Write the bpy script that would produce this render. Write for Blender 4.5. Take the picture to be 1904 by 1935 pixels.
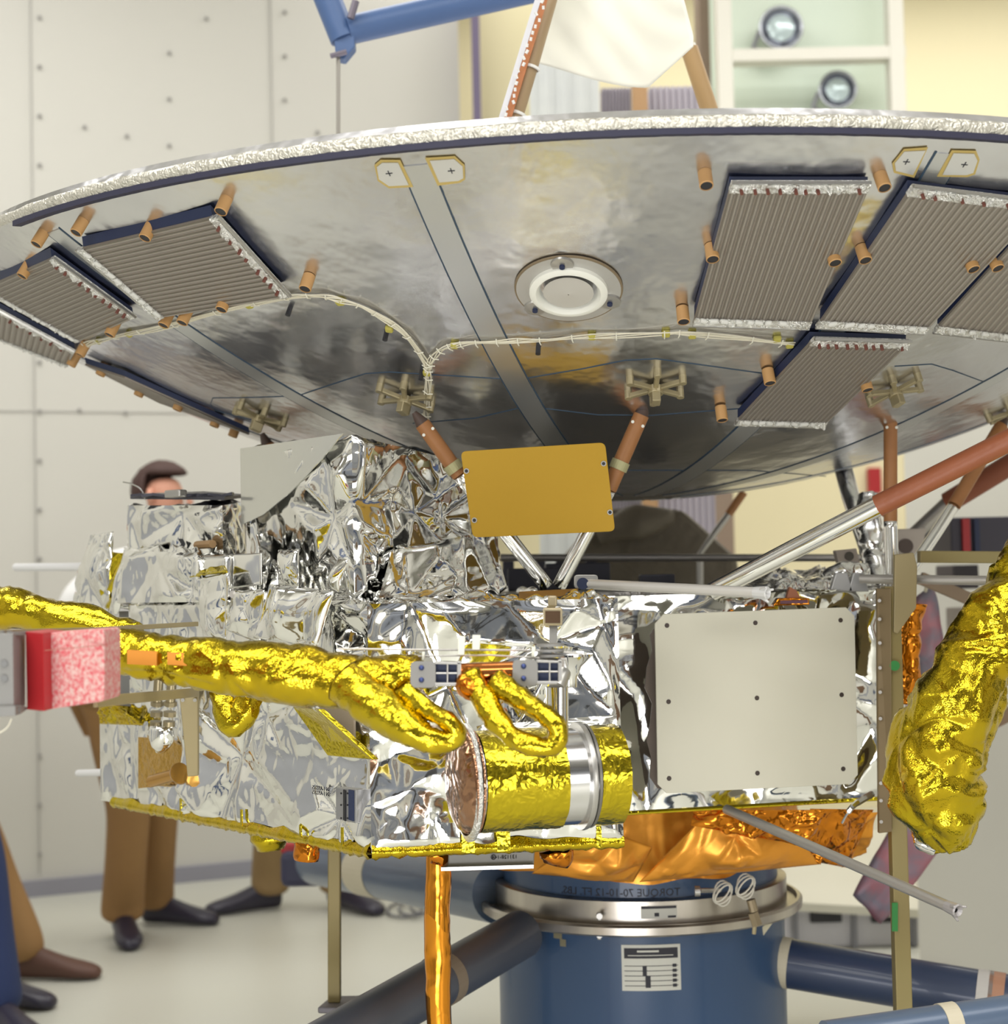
import bpy, bmesh, math, random
import numpy as np
from mathutils import Vector, Matrix, noise

for o in list(bpy.data.objects): bpy.data.objects.remove(o)
SC = bpy.context.scene; COL = SC.collection
W, H = 1904.0, 1935.0

# ------------------------------------------------------------------ camera
FPX, PITCH, ROLL = 3178.8, 0.041, -0.022
CAM = np.array([0.0, 0.0, 1.32])
_cp, _sp, _cr, _sr = math.cos(PITCH), math.sin(PITCH), math.cos(ROLL), math.sin(ROLL)
FW = np.array([0, _cp, _sp]); _u0 = np.array([0, -_sp, _cp]); _r0 = np.array([1.0, 0, 0])
RT = _cr*_r0 + _sr*_u0; UP = -_sr*_r0 + _cr*_u0
cd = bpy.data.cameras.new('camera'); cam = bpy.data.objects.new('camera', cd); COL.objects.link(cam)
cd.sensor_fit = 'HORIZONTAL'; cd.sensor_width = 56; cd.lens = FPX/W*56; cd.clip_end = 60
cam.matrix_world = Matrix(((RT[0], UP[0], -FW[0], CAM[0]), (RT[1], UP[1], -FW[1], CAM[1]), (RT[2], UP[2], -FW[2], CAM[2]), (0, 0, 0, 1)))
cd.dof.use_dof = True; cd.dof.focus_distance = 2.65; cd.dof.aperture_fstop = 7.0
SC.camera = cam

# ------------------------------------------------------------------ light and exposure
SC.view_settings.view_transform = 'Standard'; SC.view_settings.look = 'None'
SC.view_settings.gamma = 1; SC.view_settings.use_curve_mapping = False
SC.view_settings.exposure = -0.22
wd = bpy.data.worlds.new('world'); SC.world = wd; wd.use_nodes = True
wd.node_tree.nodes['Background'].inputs[0].default_value = (.90, .94, 1, 1)
wd.node_tree.nodes['Background'].inputs[1].default_value = 0.35

def area(name, loc, rot, sx, sy, power, color=(1, .98, .94)):
    l = bpy.data.lights.new(name, 'AREA'); l.shape = 'RECTANGLE'; l.size = sx; l.size_y = sy; l.energy = power; l.color = color
    o = bpy.data.objects.new(name, l); COL.objects.link(o); o.location = loc; o.rotation_euler = rot
    return o
for i, (lx, ly) in enumerate(((-2.2, 1.2), (2.2, 0.6), (-1.6, 5.2), (2.6, 4.9), (0.2, -2.0))):
    area('ceiling_lamp', (lx, ly, 4.75), (0, 0, 0), 3.2, 1.8, 120)
area('ceiling_lamp', (1.9, 8.2, 4.75), (0, 0, 0), 5.0, 1.2, 110)  # added overhead light to brighten the back wall, no fixture known
area('flood_lamp', (-1.9, -1.6, 2.9), (math.radians(68), 0, math.radians(-28)), 1.8, 1.4, 62, (1, .98, .92))  # this and the next: light from the camera side, sources unseen
area('flood_lamp', (2.6, -1.2, 1.0), (math.radians(95), 0, math.radians(38)), 1.6, 1.2, 34, (1, .97, .92))
area('flood_lamp', (-0.3, 0.2, 0.30), (math.radians(128), 0, math.radians(-8)), 1.2, 0.6, 26, (.97, .97, 1))  # added low fill that lifts the dish underside, no real lamp there

# ------------------------------------------------------------------ pixel to world
def ray(px, py):
    return FW + (px - W/2)/FPX*RT - (py - H/2)/FPX*UP
def P(px, py, d):
    D = ray(px, py); return CAM + D*(d/D[1])
def PZ(px, py, z):
    D = ray(px, py); return CAM + D*((z - CAM[2])/D[2])
DC = np.array([0.257, 3.582, 1.932]); DR = 1.37; DD = .445; DA = DD/DR**2
def DS(r, th, h=0.0):
    """point on the dish's back at radius r, angle th, h metres out from it"""
    n = np.array([2*DA*r*math.cos(th), 2*DA*r*math.sin(th), -1.0]); n /= np.linalg.norm(n)
    return np.array([DC[0]+r*math.cos(th), DC[1]+r*math.sin(th), DC[2]-DD+DA*r*r]) + n*h
def DP(px, py, h=0.0):
    D = ray(px, py); z0 = DC[2]-DD-h-CAM[2]; c = DC
    A = DA*(D[0]**2+D[1]**2); B = -2*DA*(D[0]*c[0]+D[1]*c[1])-D[2]; C = DA*(c[0]**2+c[1]**2)+z0
    t = (-B-math.sqrt(max(B*B-4*A*C, 0)))/(2*A)
    return CAM + D*t
def DN(p):
    n = np.array([2*DA*(p[0]-DC[0]), 2*DA*(p[1]-DC[1]), -1.0]); return n/np.linalg.norm(n)
def V(*a): return np.array(a, float)
def nrm(v): return v/(np.linalg.norm(v)+1e-12)

# ------------------------------------------------------------------ materials
def mat(name, col, rough=.5, metal=0., bump=None, mottle=None, trans=0., alpha=1., spec=.5, coat=0.):
    m = bpy.data.materials.new(name); m.use_nodes = True; nt = m.node_tree; N = nt.nodes; L = nt.links
    b = N['Principled BSDF']
    b.inputs['Base Color'].default_value = (*col, 1); b.inputs['Roughness'].default_value = rough
    b.inputs['Metallic'].default_value = metal; b.inputs['Specular IOR Level'].default_value = spec
    b.inputs['Transmission Weight'].default_value = trans; b.inputs['Alpha'].default_value = alpha
    b.inputs['Coat Weight'].default_value = coat
    tc = N.new('ShaderNodeTexCoord')
    if mottle:                      # (scale, colour2, contrast, [stretch])
        n = N.new('ShaderNodeTexNoise'); n.inputs['Scale'].default_value = mottle[0]; n.inputs['Detail'].default_value = 6
        mp = N.new('ShaderNodeMapping'); mp.inputs['Scale'].default_value = mottle[3] if len(mottle) > 3 else (1, 1, 1)
        L.new(tc.outputs['Object'], mp.inputs[0]); L.new(mp.outputs[0], n.inputs['Vector'])
        r = N.new('ShaderNodeValToRGB'); c = mottle[2]
        r.color_ramp.elements[0].position = .5-c; r.color_ramp.elements[1].position = .5+c
        r.color_ramp.elements[0].color = (*col, 1); r.color_ramp.elements[1].color = (*mottle[1], 1)
        L.new(n.outputs['Fac'], r.inputs[0]); L.new(r.outputs[0], b.inputs['Base Color'])
    prev = None
    for bp in (bump or []):         # (kind, scale, strength, distance)
        bn = N.new('ShaderNodeBump'); bn.inputs['Strength'].default_value = bp[2]; bn.inputs['Distance'].default_value = bp[3]
        if bp[0] == 'cell':
            nn = N.new('ShaderNodeTexNoise'); nn.inputs['Scale'].default_value = bp[1]*.6; nn.inputs['Detail'].default_value = 2
            mx = N.new('ShaderNodeMix'); mx.data_type = 'VECTOR'; mx.inputs[0].default_value = .16
            L.new(tc.outputs['Object'], nn.inputs['Vector']); L.new(tc.outputs['Object'], mx.inputs[4]); L.new(nn.outputs['Color'], mx.inputs[5])
            t = N.new('ShaderNodeTexVoronoi'); t.inputs['Scale'].default_value = bp[1]; L.new(mx.outputs[1], t.inputs['Vector']); out = t.outputs['Distance']
        elif bp[0] == 'noise':
            t = N.new('ShaderNodeTexNoise'); t.inputs['Scale'].default_value = bp[1]; t.inputs['Detail'].default_value = 4
            L.new(tc.outputs['Object'], t.inputs['Vector']); out = t.outputs['Fac']
        L.new(out, bn.inputs['Height'])
        if prev: L.new(prev.outputs[0], bn.inputs['Normal'])
        prev = bn
    if prev: L.new(prev.outputs[0], b.inputs['Normal'])
    return m
SIL = mat('silver_foil', (.86, .86, .84), .07, 1, [('cell', 16, .05, .02), ('noise', 30, .06, .003)])
SIL2 = mat('silver_foil_fine', (.86, .86, .84), .2, 1, [('cell', 60, .5, .006), ('cell', 160, .5, .003)])
SILT = mat('silver_tape', (.88, .88, .86), .14, 1, [('noise', 18, .15, .004)])
GOLD = mat('gold_foil', (.58, .46, .025), .15, 1, [('cell', 24, .14, .012), ('cell', 80, .12, .004)], mottle=(7, (.55, .38, .018), .2))
GOLDL = mat('gold_foil_smooth', (.58, .46, .026), .17, 1, [('cell', 46, .18, .006), ('noise', 110, .2, .002)])
KAP = mat('orange_film', (.78, .30, .03), .16, 1, [('cell', 9, .25, .02)])
KAPD = mat('amber_film', (.62, .21, .02), .16, 1, [('cell', 24, .5, .012)])
SKIRT = mat('orange_skirt_film', (.80, .33, .035), .30, .55, [('noise', 6, .2, .02)])
DISH = mat('dish_aluminium', (.78, .78, .80), .24, 1, [('noise', 4.5, .45, .03), ('noise', 60, .05, .003)], mottle=(3.5, (.66, .66, .70), .18, (1, 1, 2)))
STRIP = mat('gore_strip', (.66, .67, .68), .33, .9, [('noise', 40, .05, .003)])
SEAL = mat('rim_seal', (.022, .022, .05), .6)
SEAM = mat('seam_line', (.03, .06, .10), .6)
RIMF = mat('rim_foil', (.62, .60, .53), .34, .6, [('cell', 60, .5, .006), ('noise', 120, .5, .003)])
RIB = None
NAVY = mat('tray_navy', (.012, .022, .07), .5)  # navy parts, and the dark reflections put in behind the cell panels
TAN = mat('standoff_tan', (.55, .31, .12), .5)
DARK = mat('dark_socket', (.02, .02, .025), .5)
BLK = mat('black', (.015, .015, .018), .5)
BRZ = mat('bracket_bronze', (.42, .36, .22), .42, .6)
BROWN = mat('strut_phenolic', (.31, .13, .042), .5, mottle=(30, (.37, .165, .058), .3))
BROWN2 = mat('boom_wrap', (.25, .072, .03), .45, mottle=(12, (.32, .10, .04), .3, (1, 1, 1)), bump=[('noise', 90, .3, .003)])
WHITE = mat('white_plastic', (.80, .80, .74), .45)
WIRE = mat('white_wire', (.72, .68, .55), .6)
YEL = mat('yellow_adhesive', (.45, .40, .08), .6)
YELL = mat('yellow_adhesive_brown', (.50, .37, .12), .55)
PATCH = mat('patch', (.70, .70, .69), .4, .6)
GPLATE = mat('gold_plate', (.47, .275, .012), .5, .25, [('noise', 400, .15, .001)])
CREAM = mat('cream_paint', (.60, .59, .49), .45)
CREAMP = mat('cover_cream', (.62, .60, .50), .5)
ALU = mat('aluminium', (.50, .49, .47), .34, .9)
ALUW = mat('pale_metal', (.24, .235, .225), .5, .2)
CHR = mat('polished_metal', (.85, .85, .84), .07, 1)
BOOMG = mat('boom_grey', (.44, .42, .40), .38, .7)
KHA = mat('khaki_anodised', (.28, .215, .09), .45, .3, mottle=(6, (.25, .21, .085), .3))
KHA2 = mat('khaki_plate', (.33, .27, .145), .5, .3)
BLUE = mat('blue_paint', (.026, .066, .155), .38, 0, [('noise', 60, .04, .002)], coat=.2)
BLUEL = mat('hoist_blue', (.075, .14, .31), .45)
STEEL = mat('steel_band', (.60, .56, .50), .28, .95, mottle=(5, (.42, .38, .34), .2, (3, 3, .3)))
TAPE = mat('beige_tape', (.55, .50, .38), .6)
RED = mat('red_paint', (.40, .015, .02), .45)
PINK = mat('pink_foam', (.66, .48, .44), .85, mottle=(210, (.60, .10, .12), .16), bump=[('noise', 120, .5, .004)])
CLOTH = mat('white_sheet', (.80, .79, .70), .7)
GREEN = mat('green_sticker', (.03, .22, .05), .6)
BROWNS = mat('brown_grey_tarp', (.17, .145, .11), .5, .2, [('noise', 5, .5, .05)])
PAPER = mat('label_paper', (.58, .58, .53), .55, .2)
INK = mat('ink', (.02, .02, .03), .6)
NAVYC = mat('navy_cloth', (.02, .035, .11), .85)
TANC = mat('tan_cloth', (.34, .19, .07), .85, mottle=(5, (.29, .16, .06), .3))
OLIC = mat('olive_tan_cloth', (.30, .20, .09), .85)
SHIRT = mat('white_cloth', (.80, .80, .80), .85)
SKIN = mat('skin', (.60, .29, .20), .55)
HAIR = mat('hair_brown', (.055, .025, .02), .7)
SHOE = mat('shoe_black', (.025, .022, .04), .35)
SHOEB = mat('shoe_brown', (.10, .045, .03), .6)
REDM = mat('red_mesh_plastic', (.42, .16, .20), .4, .1, mottle=(18, (.22, .20, .26), .12))

def ribmat():
    m = mat('ribbed_cells', (.33, .29, .245), .5, .35); nt = m.node_tree; N = nt.nodes; L = nt.links; b = N['Principled BSDF']
    w = N.new('ShaderNodeTexWave'); w.inputs['Scale'].default_value = 6.2; w.inputs['Distortion'].default_value = .0
    uv = N.new('ShaderNodeUVMap'); L.new(uv.outputs[0], w.inputs['Vector'])
    bn = N.new('ShaderNodeBump'); bn.inputs['Strength'].default_value = .9; bn.inputs['Distance'].default_value = .006
    L.new(w.outputs['Fac'], bn.inputs['Height']); L.new(bn.outputs[0], b.inputs['Normal'])
    r = N.new('ShaderNodeValToRGB'); r.color_ramp.elements[0].color = (.27, .235, .20, 1); r.color_ramp.elements[1].color = (.38, .345, .30, 1)
    L.new(w.outputs['Fac'], r.inputs[0]); L.new(r.outputs[0], b.inputs['Base Color'])
    return m
RIB = ribmat()

# ------------------------------------------------------------------ mesh helpers
class G:
    def __init__(s): s.v = []; s.f = []; s.uv = None
    def add(s, vf):
        v, f = vf[0], vf[1]; n = len(s.v)
        s.v += [tuple(map(float, q)) for q in v]; s.f += [tuple(int(i)+n for i in q) for q in f]; return s
def make(name, g, m, parent=None, smooth=False, bevel=0, recalc=True, mods=None):
    if isinstance(g, tuple): g = G().add(g)
    me = bpy.data.meshes.new(name); me.from_pydata(g.v, [], g.f)
    if g.uv is not None:
        ul = me.uv_layers.new(name='UVMap')
        for l in me.loops: ul.data[l.index].uv = g.uv[l.vertex_index]
    if recalc:
        bm = bmesh.new(); bm.from_mesh(me); bmesh.ops.recalc_face_normals(bm, faces=bm.faces); bm.to_mesh(me); bm.free()
    me.materials.append(m)
    if smooth: me.shade_smooth() if smooth == True else me.shade_smooth()
    o = bpy.data.objects.new(name, me); COL.objects.link(o)
    if smooth == 'auto' :
        try:
            me.set_sharp_from_angle(angle=math.radians(35))
        except Exception: pass
    if bevel:
        b = o.modifiers.new('bevel', 'BEVEL'); b.width = bevel; b.segments = 2; b.limit_method = 'ANGLE'
    if parent is not None:
        o.parent = parent; o.matrix_parent_inverse = Matrix.Translation(-parent.location) if parent.parent is None and parent.type == 'EMPTY' else Matrix()
    return o
def thing(name, label, cat, loc, group=None):
    o = bpy.data.objects.new(name, None); COL.objects.link(o); o.location = [float(x) for x in loc]
    o.empty_display_size = .05
    o['label'] = label; o['category'] = cat
    if group: o['group'] = group
    return o
def tag(o, label, cat, group=None, kind=None):
    o['label'] = label; o['category'] = cat
    if group: o['group'] = group
    if kind: o['kind'] = kind
    return o
def struct(name, g, m, **k):
    o = make(name, g, m, **k); o['kind'] = 'structure'; return o
def frame(d):
    d = nrm(d); a = V(0, 0, 1) if abs(d[2]) < .9 else V(1, 0, 0)
    x = nrm(np.cross(a, d)); return x, np.cross(d, x), d
def tube(path, radii, seg=14, cap=True):
    path = [np.array(p, float) for p in path]; n = len(path)
    if np.isscalar(radii): radii = [radii]*n
    v = []; f = []; x0 = None
    for i in range(n):
        t = nrm(path[min(i+1, n-1)]-path[max(i-1, 0)])
        if x0 is None: x, y, _ = frame(t)
        else:
            x = nrm(x0-t*np.dot(x0, t)); y = np.cross(t, x)
        x0 = x
        for k in range(seg):
            a = 2*math.pi*k/seg; v.append(path[i]+radii[i]*(math.cos(a)*x+math.sin(a)*y))
    for i in range(n-1):
        for k in range(seg):
            k2 = (k+1) % seg; f.append((i*seg+k, i*seg+k2, (i+1)*seg+k2, (i+1)*seg+k))
    if cap: f.append(tuple(range(seg))[::-1]); f.append(tuple((n-1)*seg+k for k in range(seg)))
    return v, f
def spline(pts, n=8):
    pts = [np.array(p, float) for p in pts]; out = []
    q = [2*pts[0]-pts[1]]+pts+[2*pts[-1]-pts[-2]]
    for i in range(1, len(q)-2):
        for k in range(n):
            t = k/n; a, b, c, d = q[i-1], q[i], q[i+1], q[i+2]
            out.append(.5*((2*b)+(-a+c)*t+(2*a-5*b+4*c-d)*t*t+(-a+3*b-3*c+d)*t**3))
    out.append(pts[-1]); return out
def box(c, ax, hs):
    """c centre, ax 3 axes, hs half sizes"""
    v = [c+ax[0]*hs[0]*i+ax[1]*hs[1]*j+ax[2]*hs[2]*k for i in (-1, 1) for j in (-1, 1) for k in (-1, 1)]
    return v, [(0, 1, 3, 2), (4, 6, 7, 5), (0, 4, 5, 1), (2, 3, 7, 6), (0, 2, 6, 4), (1, 5, 7, 3)]
XYZ = (V(1, 0, 0), V(0, 1, 0), V(0, 0, 1))
def bx(c, sx, sy, sz): return box(np.array(c, float), XYZ, (sx/2, sy/2, sz/2))
def bar(p0, p1, w, h, up=None):
    d = nrm(p1-p0); up = V(0, 0, 1) if up is None else up
    s = np.cross(d, up)
    if np.linalg.norm(s) < 1e-3: s = np.cross(d, V(0, 1, 0))
    s = nrm(s); u = np.cross(s, d)
    return box((p0+p1)/2, (d, s, u), (np.linalg.norm(p1-p0)/2, w/2, h/2))
def prism(pts, off):
    pts = [np.array(p, float) for p in pts]; n = len(pts); off = np.array(off, float)
    v = pts+[p+off for p in pts]
    f = [tuple(range(n)), tuple(range(2*n-1, n-1, -1))]+[(i, (i+1) % n, n+(i+1) % n, n+i) for i in range(n)]
    return v, f
def loft(A, B):
    n = len(A); v = list(A)+list(B)
    return v, [tuple(range(n)), tuple(range(2*n-1, n-1, -1))]+[(i, (i+1) % n, n+(i+1) % n, n+i) for i in range(n)]
def lathe(prof, c, ax=(0, 0, 1), seg=64, a0=0, a1=2*math.pi):
    x, y, z = frame(np.array(ax, float)); full = abs(a1-a0-2*math.pi) < 1e-6; m = seg if full else seg+1
    v = []; f = []
    for r, h in prof:
        for k in range(m):
            a = a0+(a1-a0)*k/seg; v.append(np.array(c)+r*(math.cos(a)*x+math.sin(a)*y)+h*z)
    for i in range(len(prof)-1):
        for k in range(seg):
            k2 = (k+1) % m; f.append((i*m+k, i*m+k2, (i+1)*m+k2, (i+1)*m+k))
    return v, f
def rrect(p00, p10, p11, p01, r, n=5, chamfer=False):
    """rounded quad outline through four corners"""
    c = [np.array(p, float) for p in (p00, p10, p11, p01)]; out = []
    for i in range(4):
        a, b, d = c[i-1], c[i], c[(i+1) % 4]
        s = b+nrm(a-b)*r; e = b+nrm(d-b)*r
        if chamfer: out += [s, e]; continue
        for k in range(n+1):
            t = k/n; out.append((1-t)**2*s+2*t*(1-t)*b+t*t*e)
    return out

# crumpled foil: lower envelope of star-folded cones
def crum(u, v, seed, cell, slope):
    rs = np.random.RandomState(seed); u = np.asarray(u); v = np.asarray(v)
    u0, u1, v0, v1 = u.min()-cell, u.max()+cell, v.min()-cell, v.max()+cell
    nx = max(2, int((u1-u0)/cell)); ny = max(2, int((v1-v0)/cell)); h = np.full(u.shape, 1e9)
    for i in range(nx):
        for j in range(ny):
            cx = u0+(i+.5+rs.uniform(-.48, .48))*cell; cy = v0+(j+.5+rs.uniform(-.48, .48))*cell
            k = rs.randint(2, 7); ph = rs.uniform(0, 6.28); sl = slope*rs.uniform(.5, 1.5); o = rs.uniform(0, .5)*cell*slope
            dx, dy = u-cx, v-cy; r = np.hypot(dx, dy); th = np.arctan2(dy, dx)
            tri = np.abs(((k*th+ph)/(2*math.pi)) % 1-.5)*4-1
            g = r*sl*(1+.6*tri)+o
            h = np.minimum(h, g)
    return h-cell*slope*.45
def foil_quad(p00, p10, p11, p01, res=.006, seed=1, cell=.10, slope=.35, fade=.02, fine=.32, bulge=0., out=None):
    p00, p10, p11, p01 = [np.array(p, float) for p in (p00, p10, p11, p01)]
    lu = max(np.linalg.norm(p10-p00), np.linalg.norm(p11-p01)); lv = max(np.linalg.norm(p01-p00), np.linalg.norm(p11-p10))
    nu = max(2, int(lu/res)); nv = max(2, int(lv/res))
    s, t = np.meshgrid(np.linspace(0, 1, nu+1), np.linspace(0, 1, nv+1))
    U, VV = s*lu, t*lv
    h = crum(U, VV, seed, cell, slope)+fine*crum(U, VV, seed+77, cell*.36, slope)
    edge = np.minimum(np.minimum(U, lu-U), np.minimum(VV, lv-VV)); w = np.clip(edge/max(fade, 1e-4), 0, 1)
    n = nrm(np.cross(p10-p00, p01-p00))
    if out is not None and np.dot(n, out) < 0: n = -n
    base = ((1-s)*(1-t))[..., None]*p00+(s*(1-t))[..., None]*p10+(s*t)[..., None]*p11+((1-s)*t)[..., None]*p01
    q = base+n*((h*w+bulge*np.sin(math.pi*s)*np.sin(math.pi*t))[..., None])
    v = q.reshape(-1, 3); m = nu+1
    f = [(j*m+i, j*m+i+1, (j+1)*m+i+1, (j+1)*m+i) for j in range(nv) for i in range(nu)]
    return list(v), f
def foil_prism(bot, top, name, m, parent, seed=1, cell=.1, slope=.35, res=.007, skip=(), cap=True, weld=True, **k):
    g = G(); n = len(bot); c = (sum(bot)+sum(top))/(2*n)
    for i in range(n):
        if i in skip: continue
        j = (i+1) % n; mid = (bot[i]+bot[j]+top[i]+top[j])/4
        g.add(foil_quad(bot[i], bot[j], top[j], top[i], res, seed+i*13, cell, slope, out=mid-c, **k))
    if cap and n == 4:
        g.add(foil_quad(top[0], top[1], top[2], top[3], res, seed+5, cell, slope, out=V(0, 0, 1), **k))
        g.add(foil_quad(bot[0], bot[1], bot[2], bot[3], res*2, seed+6, cell, slope, out=V(0, 0, -1), **k))
    elif cap:
        g.add((list(top), [tuple(range(n))])); g.add((list(bot), [tuple(range(n))]))
    return make(name, g, m, parent, smooth=True, recalc=True)
def foil_tube(pts, radii, seed=1, cell=.05, slope=.4, seg=40, step=.006, fine=.4, closed=True):
    slope *= .5; cell *= 1.25
    path = spline(pts, 10); rr = np.interp(np.linspace(0, 1, len(path)), np.linspace(0, 1, len(radii)), radii)
    L = np.concatenate([[0], np.cumsum([np.linalg.norm(path[i+1]-path[i]) for i in range(len(path)-1)])])
    n = max(6, int(L[-1]/step)); S = np.linspace(0, L[-1], n)
    pp = np.stack([np.interp(S, L, np.array(path)[:, k]) for k in range(3)], -1); R_ = np.interp(S, L, rr)
    A = np.linspace(0, 2*math.pi, seg, endpoint=False)
    s2, a2 = np.meshgrid(S, A, indexing='ij'); ru = R_.mean()
    # use a cylinder-wrapped pair of coordinates, blended across the seam
    h = crum(s2, a2*ru, seed, cell, slope); h2 = crum(s2, ((a2+math.pi) % (2*math.pi))*ru, seed+3, cell, slope)
    w = np.clip((np.minimum(a2, 2*math.pi-a2))/.8, 0, 1); h = h*w+h2*(1-w)
    h = h+fine*crum(s2, a2*ru, seed+9, cell*.4, slope)*w
    v = []; f = []; x0 = None
    for i in range(n):
        t = nrm(pp[min(i+1, n-1)]-pp[max(i-1, 0)])
        if x0 is None: x0, _, _ = frame(t)
        x = nrm(x0-t*np.dot(x0, t)); y = np.cross(t, x); x0 = x
        for k in range(seg):
            r = R_[i]+np.clip(h[i, k], -.5*R_[i], .5*R_[i]); v.append(pp[i]+r*(math.cos(A[k])*x+math.sin(A[k])*y))
    for i in range(n-1):
        for k in range(seg):
            k2 = (k+1) % seg; f.append((i*seg+k, i*seg+k2, (i+1)*seg+k2, (i+1)*seg+k))
    if closed: f.append(tuple(range(seg))[::-1]); f.append(tuple((n-1)*seg+k for k in range(seg)))
    return v, f
def text_mesh(name, s, size, m, parent, fn, depth=.0004):
    """flat lettering (mirrored, as in the picture); fn maps the text's x, y, z to the world"""
    cu = bpy.data.curves.new(name, 'FONT'); cu.body = s; cu.size = size; cu.extrude = depth; cu.align_x = 'CENTER'; cu.align_y = 'CENTER'; cu.resolution_u = 2
    to = bpy.data.objects.new(name, cu); COL.objects.link(to)
    dg = bpy.context.evaluated_depsgraph_get(); me = to.evaluated_get(dg).to_mesh()
    g = G(); g.v = [tuple(map(float, fn(-v.co.x, v.co.y, v.co.z))) for v in me.vertices]; g.f = [tuple(p.vertices) for p in me.polygons]
    to.to_mesh_clear(); bpy.data.objects.remove(to); bpy.data.curves.remove(cu)
    return make(name, g, m, parent)

# ================================================================== the setting
struct('floor', bx((1, 4, -.05), 14, 14, .1), mat('floor_paint', (.55, .55, .49), .35, 0, [('noise', 8, .03, .004)], mottle=(1.5, (.55, .55, .48), .3)))
WALLM = mat('wall_paint', (.60, .59, .54), .6, 0, mottle=(.9, (.57, .56, .52), .3))
WALLC = mat('wall_cream', (.80, .72, .48), .6)
WALLR = mat('partition_paint', (.74, .73, .66), .6)
wl0 = PZ(-1500, 1845, 0); wl1 = PZ(898, 1613, 0); wl0[2] = wl1[2] = 0
wl = struct('wall_left', prism([wl0, wl1, wl1+V(0, 0, 4.9), wl0+V(0, 0, 4.9)], V(-.05, .15, 0)), WALLM)
wd_ = nrm(wl1-wl0); wn = nrm(V(wd_[1], -wd_[0], 0))
struct('baseboard_left', prism([wl0, wl1, wl1+V(0, 0, .07), wl0+V(0, 0, .07)], wn*.03), mat('base_grey', (.28, .28, .33), .5))
def onwall(px, py, h=0.):
    D = ray(px, py); t = np.dot(wl0+wn*h-CAM, wn)/np.dot(D, wn); return CAM+D*t
g = G()
for x in (-430, 75, 538):
    a = onwall(x, 1650, .002); b = onwall(x-5 if x < 300 else x+3, -200, .002); b[0] = a[0]; b[1] = a[1]; g.add(bar(a, b, .006, .012))
a = onwall(-400, 772, .002); b = onwall(560, 782, .002); g.add(bar(a, b, .006, .008))
struct('trim_1', g, mat('seam_grey', (.47, .46, .43), .7))
g = G()
for x, ys in ((75, range(-60, 1700, 93)), (538, range(-60, 560, 83)), (320, (100, 187, 275)), (160, (240,)), (240, (257,)), (390, (35, 785)), (150, (775,)), (237, (780,)), (600, (250, 290))):
    for y in ys: g.add(tube([onwall(x, y, 0), onwall(x, y, .012)], .009, 10))
struct('trim_2', g, mat('stud_grey', (.30, .29, .28), .6))
# ends of the room
struct('wall_back', bx((2.5, 9.6, 2.45), 9, .15, 4.9), WALLC)
struct('wall_right', bx((5.2, 3, 2.45), .15, 13.5, 4.9), WALLM)
struct('wall_near', bx((1, -3.9, 2.45), 12, .15, 4.9), mat('wall_near_paint', (.52, .50, .44), .6, mottle=(.8, (.20, .22, .27), .05, (1, 1, .25))))  # dark mottling added to this unseen wall for the foil to reflect
struct('wall_far_left', bx((-4.4, 2, 2.45), .15, 12, 4.9), WALLM)
struct('ceiling', bx((.6, 3, 4.95), 10, 14, .1), mat('ceiling_paint', (.50, .49, .45), .7))
DN_ = mat('door_navy', (.03, .06, .16), .5); DB_ = mat('door_brown', (.13, .07, .035), .5); DG_ = mat('door_charcoal', (.04, .04, .045), .5); DS_ = mat('door_silver_grey', (.33, .34, .37), .5); DT_ = mat('door_taupe', (.26, .20, .16), .5)
for i, (c, sz, m) in enumerate((((-3.0, -3.78, 1.2), (.9, .08, 2.4), DS_), ((-1.4, -3.78, 1.5), (.22, .08, 3.0), DT_), ((.7, -3.78, 1.1), (.8, .08, 2.2), DG_), ((2.3, -3.78, 1.6), (.5, .08, 3.2), DB_), ((4.3, -3.78, 1.2), (.3, .08, 2.4), DN_),
        ((-4.28, -2.2, 1.3), (.08, .9, 2.6), DS_), ((-4.28, -.6, 1.6), (.08, .25, 3.2), DT_), ((-4.28, .6, 1.1), (.08, .9, 2.2), DS_), ((-4.28, 1.9, 1.7), (.08, .18, 3.4), DN_), ((-4.28, 3.6, 1.1), (.08, .9, 2.2), DS_),
        ((5.08, -2.6, 1.3), (.08, .35, 2.6), DN_), ((5.08, -.9, 1.6), (.08, .4, 3.2), DS_), ((5.08, .5, 1.2), (.08, .9, 2.4), DB_), ((5.08, 2.2, 1.7), (.08, .5, 3.4), DG_), ((5.08, 3.6, 1.1), (.08, .9, 2.2), DN_))):
    struct('door_%d' % (i+2), bx(c, *sz), m)  # made-up panels out of view, placed as dark streaks for the foil to mirror
struct('trim_4', bx((.4, -3.79, 3.5), 9.2, .06, .30), DG_)  # this band and the next are added out of view for foil reflections
struct('trim_5', bx((-4.29, 1, 3.7), .06, 10, .25), DS_)
a = P(1738, 1824, 5.62); a[2] = 0; b = P(2700, 1960, 4.3); b[2] = 0
struct('wall_partition', prism([a, b, b+V(0, 0, 1.95), a+V(0, 0, 1.95)], V(.02, .08, 0)), WALLR)
struct('baseboard_partition', prism([a, b, b+V(0, 0, .035), a+V(0, 0, .035)], V(-.005, -.02, 0)), mat('base_partition', (.42, .40, .36), .6))
# cream door frame and dark edge
a = P(912, 300, 8.3); b = P(1035, 300, 8.3)
struct('door_1', bx(((a[0]+b[0])/2, 8.35, 2.45), b[0]-a[0], .12, 4.9), mat('door_cream', (.66, .60, .38), .6))
a = P(903, 300, 8.1); struct('trim_3', bx((a[0], 8.15, 2.45), .04, .12, 4.9), mat('edge_violet', (.16, .13, .22), .6))

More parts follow.
